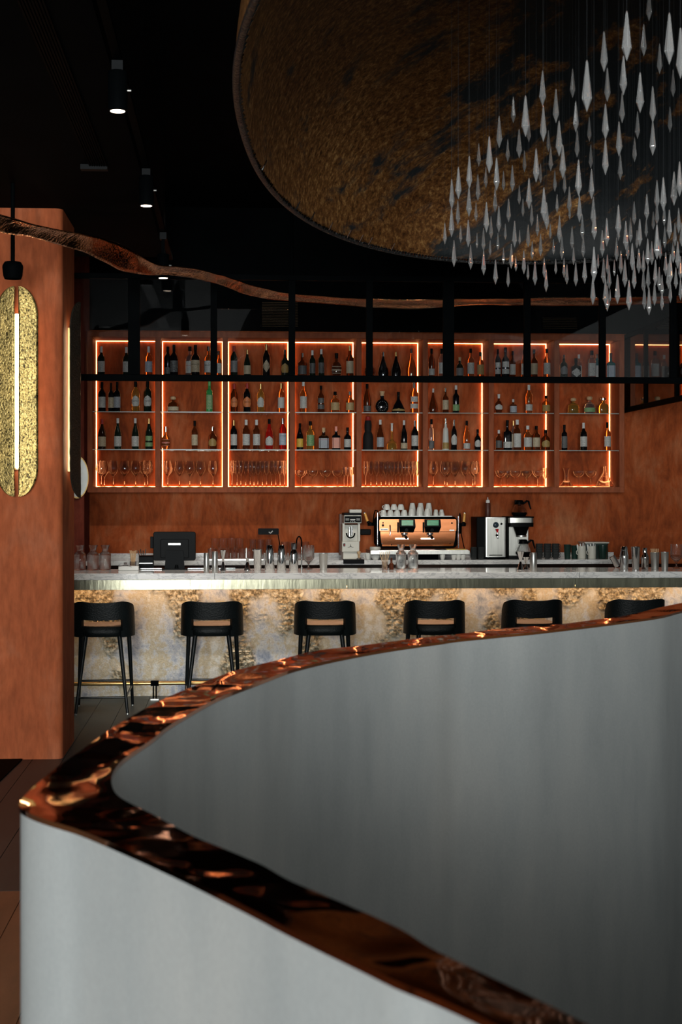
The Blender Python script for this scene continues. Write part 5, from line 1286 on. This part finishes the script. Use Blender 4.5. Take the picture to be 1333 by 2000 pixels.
for s0 in (780, 829.8):
    hd = MB(); zz = [1014.8, 1029, 1040]
    hd.add([P(s0, 1014.5, Ye - .05), P(s0 + 31, 1014.5, Ye - .05), P(s0 + 32.5, 1029, Ye - .08), P(s0, 1029, Ye - .08), P(s0 + 28, 1040, Ye - .05), P(s0 + 1.5, 1040, Ye - .05),
            P(s0, 1014.5, Ye + .003), P(s0 + 31, 1014.5, Ye + .003), P(s0 + 32.5, 1029, Ye + .003), P(s0, 1029, Ye + .003), P(s0 + 28, 1040, Ye + .003), P(s0 + 1.5, 1040, Ye + .003)],
           [(3,2,1,0),(5,4,2,3),(0,1,7,6),(1,2,8,7),(2,4,10,8),(4,5,11,10),(5,3,9,11),(3,0,6,9),(6,7,8,9),(9,8,10,11)])
    gh = hd.build('group_head', M['blackplastic'], es)
    def onface(px, py, lift):
        t_ = (py - 1014.5) / 14.5; return P(px, py, Ye - .05 - .03 * t_ - lift)
    q = [onface(s0 + 5, 1015.8, .002), onface(s0 + 27.5, 1015.8, .002), onface(s0 + 27.5, 1026.3, .002), onface(s0 + 5, 1026.3, .002)]
    off = Vector((0, .0015, 0))
    MB().add(q + [p + off for p in q], [(0,3,2,1),(4,5,6,7),(0,1,5,4),(1,2,6,5),(2,3,7,6),(3,0,4,7)]).build('touch_screen', scr, gh)
    c_ = P(s0 + 14.5, 1035.3, Ye - .068)
    kb = MB().cyl(c_, c_ + Vector((0, -.008, 0)), .017, n=20); kb.build('round_badge', M['chrome'], gh, 40)
    eb('grip_lever', s0 - 3.5, s0 - .3, 1020, 1040, Ye - .02, .022, M['blackplastic'], .002)
    x_ = XP(s0 + 9.5, Ye)
    MB().lathe([(0,0),(.022,0),(.024,.02),(.034,.022),(.034,.040),(0,.040)], 20, (x_, Ye - .03, ZP(1048.5, Ye))).build('brew_group', M['chrome'], es, 40)
    MB().cyl((x_, Ye - .064, ZP(1047, Ye)), (x_ + .004, Ye - .17, ZP(1049.5, Ye)), .013, .016, 14).build('portafilter_handle', M['blackplastic'], es, 40)
    eb('machine_light', s0 - 7, s0 + 18.5, 1051, 1053.4, Ye - .012, .006, ledw, .001)
for (px, d_) in ((762.5, 0),):
    MB().tube([P(px, 1026, Ye - .004), P(px, 1026, Ye - .03), P(px + .5, 1033, Ye - .035), P(px, 1046, Ye - .035)], .006, 8).build('water_spout', M['chrome'], es, 50)
for (px, py, r_) in ((748.5, 1021, .008), (748.3, 1026.2, .013), (883, 1021.5, .009), (747, 1061, .006), (765, 1064, .007), (879.5, 1061.5, .006)):
    c_ = P(px, py, Ye + .003); MB().cyl(c_, c_ + Vector((0, -.006, 0)), r_, n=14).build('button', M['chrome'], es, 40)
eb('name_plate', 743, 759, 1032.3, 1036, Ye - .001, .004, M['satin'], .001)
for k in range(5): eb('plate_mark', 744.6 + k * 2.7, 746.4 + k * 2.7, 1033.2, 1035.1, Ye - .0016, .0006, M['blackmetal'], None)
eb('maker_plate', 878.5, 888, 1034.5, 1037, Ye - .001, .004, M['satin'], .001)
MB().tube([P(741, 1003, Ye - .03)] + [P(737.8, y, Ye - .05) for y in (1001.5, 1015, 1040, 1066)], .0055, 8).build('steam_wand', M['chrome'], es, 50)
MB().tube([P(729.5, 1021, Ye - .03), P(731, 1005, Ye - .03), P(733.5, 996.5, Ye - .03), P(737, 997, Ye - .04), P(738.5, 1003, Ye - .045)], .006, 8).build('steam_hose', M['blackmetal'], es, 50)
MB().tube([P(896, y, Ye - .05) for y in (1008, 1030, 1052, 1070)], .0055, 8).build('steam_wand', M['chrome'], es, 50)
MB().tube([P(897, 1010, Ye - .03), P(899, 1002.5, Ye - .03), P(900.5, 1010, Ye), P(901, 1040, Ye + .02), P(905, 1060, Ye + .03), P(908, 1073, Ye + .03)], .005, 8).build('steam_hose', M['blackmetal'], es, 50)
for (a, b, c0) in (((712.6, 1001.5), (718.3, 1018), (724.5, 1023)), ((908.2, 1001.8), (906.6, 1019), (904.5, 1024))):
    MB().cyl(P(*a, Ye), P(*b, Ye), .012, .014, 14).build('wood_grip', M['yellowwood'], es, 40)
    c1 = P(*a, Ye); MB().lathe([(0, -.008), (.0125, -.006), (.012, .004), (0, .008)], 12, c1).build('grip_cap', M['chrome'], es, 40)
    MB().tube([P(*b, Ye), P((b[0] + c0[0]) / 2, c0[1] - 1, Ye), P(*c0, Ye)], [.012, .018, .02], 12).build('filter_arm', M['blackplastic'], es, 40)
    c2 = P(*c0, Ye); MB().lathe([(0,-.02),(.03,-.02),(.034,.012),(0,.012)], 18, c2).build('filter_basket', M['blackplastic'], es, 40)
MB().box(XP(728, Ye), XP(739, Ye), Ye + .05, Ye + .08, ZP(1027, Ye), ZP(1021, Ye)).build('side_arm', M['blackmetal'], es)
MB().box(XP(894, Ye), XP(904, Ye), Ye + .05, Ye + .08, ZP(1043, Ye), ZP(1022, Ye)).build('side_arm', M['blackmetal'], es)
zt0, zt1 = ZP(1083.5, Ye - .1), ZP(1075.5, Ye - .1)
MB().box(XP(724, Ye - .1), XP(918.5, Ye - .1), Ye - .1, Ye + .42, zt0, zt1).build('drip_tray', M['steel'], es, bevel=.003)
MB().box(XP(727, Ye - .1), XP(916, Ye - .1), Ye - .085, Ye + .02, zt1 + .0005, zt1 + .004).build('tray_grid', M['satin'], es)
MB().box(XP(873, Ye - .09), XP(911, Ye - .09), Ye - .09, Ye - .01, zt1 + .0045, zt1 + .012).build('yellow_cloth', pm('yellow_cloth', (.55, .36, .08), .9, var=.15), es)
MB().box(XP(812, Ye - .09), XP(850, Ye - .09), Ye - .08, Ye - .02, zt1 + .0045, zt1 + .009).build('pink_cloth', pm('pale_pink_cloth', (.6, .4, .36), .9, var=.1), es)
MB().box(XP(790, Ye), XP(858, Ye), Ye + .05, Ye + .4, BZ + .0006, zt0 - .0005).build('base_block', M['blackmetal'], es)
for px in (735, 910): MB().cyl((XP(px, Ye), Ye + .3, BZ + .0006), (XP(px, Ye), Ye + .3, zt0 - .0005), .02, n=14).build('foot', M['chrome'], es, 40)
MB().rbox(XP(744, Ye), XP(890, Ye), Ye + .10, Ye + .44, ZP(1009.5, Ye) + .0005, ZP(1009.5, Ye) + .006, .02, 'z').build('cup_tray', M['satin'], es)
MB().lathe([(0,0),(.05,0),(.055,.02),(.05,.035),(0,.035)], 24, (XP(733.5, Ye - .05), Ye - .04, zt1 + .0005)).build('round_rest', M['cream'], es, 40)
# ---- cups
CUP = [(0,1),(.55,1),(.62,.98),(.66,.93),(.80,.72),(.96,.40),(1,.06),(1,0),(.95,0),(.92,.38),(.62,.88),(0,.93)]      # upside down
CUPU = [(a, 1 - b) for a, b in CUP][::-1]
ztp = ZP(1009.5, Ye) + .0065
def cup(x, Y, z, hpx, wpx, label, inv=True, handle=0, grp='white cups on the espresso machine'):
    o = lob('coffee_cup', label, 'cup', x, Y, z, hpx, wpx, CUP[::-1] if inv else CUPU[::-1], M['white'], 22, grp)
    o.data.flip_normals()
    if handle:
        h = hpx * Y / F; r = wpx * Y / F / 2
        mb = MB().tube([(handle * (r * .82 + .016 * math.sin(a)), 0, h * (.5 + .24 * math.cos(a))) for a in [i * PI / 8 for i in range(9)]], .0035, 6)
        local('handle', mb, M['white'], o, 50)
    return o
for k, x in enumerate((749.5, 763, 776, 790)): cup(x, Ye + .20, ztp, 11.5, 13.5, f'{ORD[k]} upturned round white cup in the lower front row on the machine', True, -1 if k == 0 else 0)
zc2 = ztp + 11.5 * (Ye + .2) / F + .001
for k, x in enumerate((756, 770, 783.5)): cup(x, Ye + .20, zc2, 11, 13.5, f'{ORD[k]} upturned round white cup stacked on the lower row', True, -1 if k == 0 else 0)
for k, (x, hp) in enumerate(((803.5, 14), (819, 17.5), (834, 14))): cup(x + 1, Ye + .16, ztp, hp, 13, f'{ORD[k]} tall white cup upturned in the middle of the machine top')
zc3 = ztp + 14 * (Ye + .3) / F
for k, x in enumerate((805, 821, 837)): cup(x + 1, Ye + .36, ztp, 25, 14, f'{ORD[k]} tallest white cup at the back of the machine top')
for k, x in enumerate((852, 864)): cup(x, Ye + .16, ztp, 7, 10, f'{ORD[k]} little espresso cup in the front row on the machine')
for k, x in enumerate((851, 862)): cup(x + 1, Ye + .26, ztp, 12, 10, f'{ORD[k]} little espresso cup in the rear row on the machine')
cup(720, 15.2, BZ, 12, 14, 'single upright white cup left of the drip tray', False, -1, 'white cups by the drip tray')
cup(734, 15.14, BZ + .0, 9, 18, 'wide low white bowl under the drip tray edge', False, 0, 'white cups by the drip tray')
for k, x in enumerate((865, 887, 896, 905)): cup(x, 15.1, BZ, 10.5 - (k % 2), 11, f'{ORD[k]} white cup tucked under the drip tray', False, 0, 'white cups by the drip tray')
# ---- hot water boiler
Yh = 15.2
wb = thing('water_boiler', 'tall steel hot water boiler with red tap lever', 'water boiler', (XP(960, Yh), Yh + .2, BZ + .0006))
def wbx(name, x0, x1, y0, y1, Yf, dep, mat, bev=.003, par=wb): return pbx(x0, x1, y0, y1, Yf, dep).build(name, mat, par, bevel=bev)
zb_ = BZ + .0006
wbx('body', 931.5, 989, 1010, 1091, Yh + .04, .36, M['blackplastic'], .006)
MB().rbox(XP(948, Yh), XP(989.5, Yh), Yh, Yh + .039, ZP(1088, Yh, 968), ZP(1010.5, Yh, 968), .012, 'z').build('side_casing', M['satin'], wb, 40)
wbx('front_plate', 952, 986, 1012, 1087, Yh - .004, .0035, M['steel'], .001)
wbx('base', 955, 988, 1088.3, 1092, Yh + .005, .3, M['blackmetal'], .002)
c_ = P(969, 1025.3, Yh - .0045); MB().lathe([(0, 0), (.030, 0), (.030, .006), (.022, .012), (0, .016)], 24).build
dg = MB().lathe([(0, .016), (.022, .012), (.030, .006), (.030, 0), (0, 0)], 24); dg.v = [(c_.x + x, c_.y - z, c_.z + y) for x, y, z in dg.v]; dg.build('dial', pm('blue_dial', (.02, .035, .05), .15), wb, 40)
c_ = P(980, 1023.3, Yh - .0045); MB().cyl(c_, c_ + Vector((0, -.006, 0)), .011, n=14).build('button', M['blackplastic'], wb, 40)
MB().cyl(P(971.5, 1033, Yh - .03), P(972.5, 1040, Yh - .03), .017, .007, 12).build('tap_lever', M['red'], wb, 40)
MB().cyl(P(971.5, 1045.5, Yh - .0045), P(971.5, 1045.5, Yh - .045), .012, n=12).build('tap_valve', M['blackmetal'], wb, 40)
MB().tube([P(972.5, 1040, Yh - .03), P(972.8, 1046, Yh - .032), P(972.8, 1052, Yh - .032)], .008, 10).build('tap_spout', M['chrome'], wb, 40)
wbx('drip_slot', 956, 982, 1083.5, 1085, Yh - .0055, .0012, M['blackmetal'], None)
lob('syrup_tube', 'brown syrup tube with white cap on top of the boiler', 'tube', 953.5, Yh + .2, ZP(1010, Yh + .04, 960) + .001, 37, 10.5, [(0,0),(.95,0),(1,.02),(1,.72),(.9,.74),(0,.74)], pm('brown_tube', (.07, .022, .014), .4), 16)
lob('tube_cap', 'white nozzle cap of the tube on the boiler', 'cap', 953.5, Yh + .2, ZP(1010, Yh + .04, 960) + .001 + 37 * .74 * (Yh + .2) / F + .0005, 11, 8, [(0,0),(1,0),(1,.35),(.8,.5),(.25,.58),(.15,1),(0,1)], M['paper'], 14)
# ---- filter coffee brewer
br = thing('filter_coffee_brewer', 'steel and black filter coffee brewer beside the boiler', 'coffee brewer', (XP(1017, Yh), Yh + .2, BZ + .0006))
wbx('tower', 991, 1033, 1026, 1086, Yh + .16, .2, M['steel'], .004, br)
wbx('side_edge', 991, 995, 1010.5, 1091, Yh + .04, .3, M['blackplastic'], .003, br)
MB().rbox(XP(993, Yh), XP(1044, Yh), Yh + .0, Yh + .36, ZP(1021, Yh, 1018), ZP(1011.5, Yh, 1018), .03, 'z').build('top_band', M['steel'], br, 40)
MB().rbox(XP(992, Yh), XP(1045, Yh), Yh - .002, Yh + .365, ZP(1011.4, Yh, 1018), ZP(1009, Yh, 1018), .03, 'z').build('top_plate', M['blackplastic'], br, 40)
MB().rbox(XP(994, Yh), XP(1044, Yh), Yh + .0, Yh + .36, ZP(1029, Yh, 1018), ZP(1021.2, Yh, 1018), .03, 'z').build('brew_collar', M['blackplastic'], br, 40)
MB().lathe([(0, ZP(1046.5, Yh)), (.05, ZP(1046.5, Yh)), (.082, ZP(1029.2, Yh)), (0, ZP(1029.2, Yh))], 24, (XP(1022.5, Yh), Yh + .11, 0)).build('filter_funnel', M['blackplastic'], br, 40)
MB().cyl((XP(1022.5, Yh), Yh + .11, ZP(1049.5, Yh)), (XP(1022.5, Yh), Yh + .11, ZP(1046.6, Yh)), .055, n=20).build('drip_ring', M['satin'], br, 40)
MB().rbox(XP(992, Yh), XP(1040, Yh), Yh + .0, Yh + .36, BZ + .0006, ZP(1086.2, Yh, 1016), .02, 'z').build('base', M['blackplastic'], br, 40)
def pot(x, Y, z, label, s=1.0):
    t = thing('coffee_pot', label, 'coffee pot', (XP(x, Y), Y, z + .0006), 0, 'glass coffee pots')
    prof = [(0,0),(.058,0),(.076,.022),(.078,.038),(.068,.075),(.048,.108),(.046,.118),(.043,.118),(.045,.106),(.064,.074),(.074,.04),(0,.036)]
    local('glass_bowl', MB().lathe([(a * s, b * s) for a, b in prof], 26), M['glass'], t, 50)
    local('black_band', MB().lathe([(a * s, b * s) for a, b in [(0,.0005),(.060,.0005),(.0775,.022),(.079,.037),(.0765,.037),(0,.034)]], 26), M['blackplastic'], t, 50)
    local('lid', MB().lathe([(a * s, b * s) for a, b in [(.0,.1185),(.050,.1185),(.050,.132),(.036,.158),(.03,.162),(0,.162)]], 22), M['blackplastic'], t, 40)
    local('spout', MB().prism([(-.05 * s, .135 * s), (-.02 * s, .125 * s), (-.02 * s, .160 * s), (-.046 * s, .163 * s)], -.02 * s, .02 * s, 'y'), M['blackplastic'], t)
    local('handle', MB().tube([(q[0] * s, 0, q[1] * s) for q in ((.045, .130), (.075, .152), (.095, .150), (.105, .11), (.118, .07))], [.010 * s, .011 * s, .011 * s, .009 * s, .007 * s], 10), M['blackplastic'], t, 50)
    return t
pot(1015, Yh + .2, ZP(1009, Yh, 1018) + .001, 'glass coffee pot standing on top of the brewer')
pot(1023, Yh + .11, ZP(1086.2, Yh, 1016) + .001, 'glass coffee pot under the brewer funnel')
# ---- stacks of dark glass cups
def cup_stack(x, n, Y, z, label, wpx=15, handle=True, rz=0):
    t = thing('glass_cup_stack', label, 'stack of cups', (XP(x, Y), Y, z + .0006), rz, 'stacks of smoked glass cups')
    r = wpx * Y / F / 2
    for k in range(n):
        c = local('glass_cup', MB().lathe([(a * r, b * .042 + k * .027) for a, b in [(0,0),(.7,0),(.95,.4),(1,1),(.95,1),(.88,.4),(.62,.1),(0,.1)]], 18), M['smoke'], t, 45)
        if handle: local('handle', MB().tube([(r * .9 + .014 * math.sin(a), 0, k * .027 + .022 + .014 * math.cos(a)) for a in [i * PI / 6 for i in range(7)]], .003, 6), M['smoke'], c, 50)
M['smoke'] = pm('smoked_glass', (.10, .11, .11), .05, trans=.75)
for k, (x, n) in enumerate(((926, 4), (940, 4))): cup_stack(x, n, 15.12, BZ, f'{ORD[k]} stack of smoked glass cups left of the boiler', 13, True, -PI / 2)
for k, (x, n) in enumerate(((1054, 5), (1070, 5), (1086, 5))): cup_stack(x, n, 15.3, BZ, f'{ORD[k]} stack of smoked glass cups right of the brewer', 14.5)
for k, (x, w_, h_, m_, c_) in enumerate(((1109, 14, 28, 'greenglass', 'dark green'), (1123, 14, 26, 'greenglass', 'dark green'))):
    lob('storage_beaker', ('taller ' if k == 0 else 'shorter ') + c_ + ' glazed beaker past the cup stacks', 'beaker', x, 15.25, BZ, h_, w_, CUPTIN, M[m_], 22)
for k, x in enumerate((1137, 1157)):
    o = lob('pale_mug', ('first' if k == 0 else 'second') + ' pale mug filled with small white sachets', 'mug', x, 15.2, BZ, 25, 16, [(0,0),(.95,0),(1,.03),(1,1),(.92,1),(.90,.08),(0,.08)], M['cream'], 22, 'pale mugs on the back counter')
    r = 8 * 15.2 / F; local('handle', MB().tube([(-r - .0 - .016 * math.sin(a), -.01, .065 + .022 * math.cos(a)) for a in [i * PI / 6 for i in range(7)]], .004, 6), M['cream'], o, 50)
    for j in range(4):
        s_ = local('sachet', MB().box(-.008, .008, -.0015, .0015, .02, .145 + .006 * (j % 3)), M['paper'], o); s_.location = (-.024 + .016 * j, -.005 + .006 * (j % 2), 0); s_.rotation_euler = (0, .1 * (j - 1.5), .3 * j)
bx_ = thing('dark_storage_box', 'dark storage box with pale lid behind the mugs', 'box', (XP(1178, 15.5), 15.5, BZ + .0006))
MB().rbox(XP(1145, 15.4), XP(1190, 15.4), 15.42, 15.7, BZ + .0006, ZP(1061.5, 15.4, 1170), .015, 'z').build('box', M['greenglass'], bx_, 40)
MB().rbox(XP(1143, 15.4), XP(1192, 15.4), 15.41, 15.71, ZP(1061.4, 15.4, 1170), ZP(1059, 15.4, 1170), .015, 'z').build('lid', M['cream'], bx_, 40)
lob('black_mug', 'dark green mug in front of the storage box', 'mug', 1178, 15.2, BZ, 27, 19, CUPTIN, M['greenglass'], 22)

# ---- thin black sheet on the floor beside the pillar
q = [PZ(43.5, 1484.5, 0.0), PZ(0, 1527, 0.0), PZ(-150, 1672, 0.0), PZ(-260, 1490, 0.0)]
fm = MB().prism([(p.x, p.y) for p in q], .0006, .009, 'z').build('floor_sheet', M['blackmetal'], None)
tag(fm, 'thin black sheet on the floor against the foot of the pillar', 'mat')
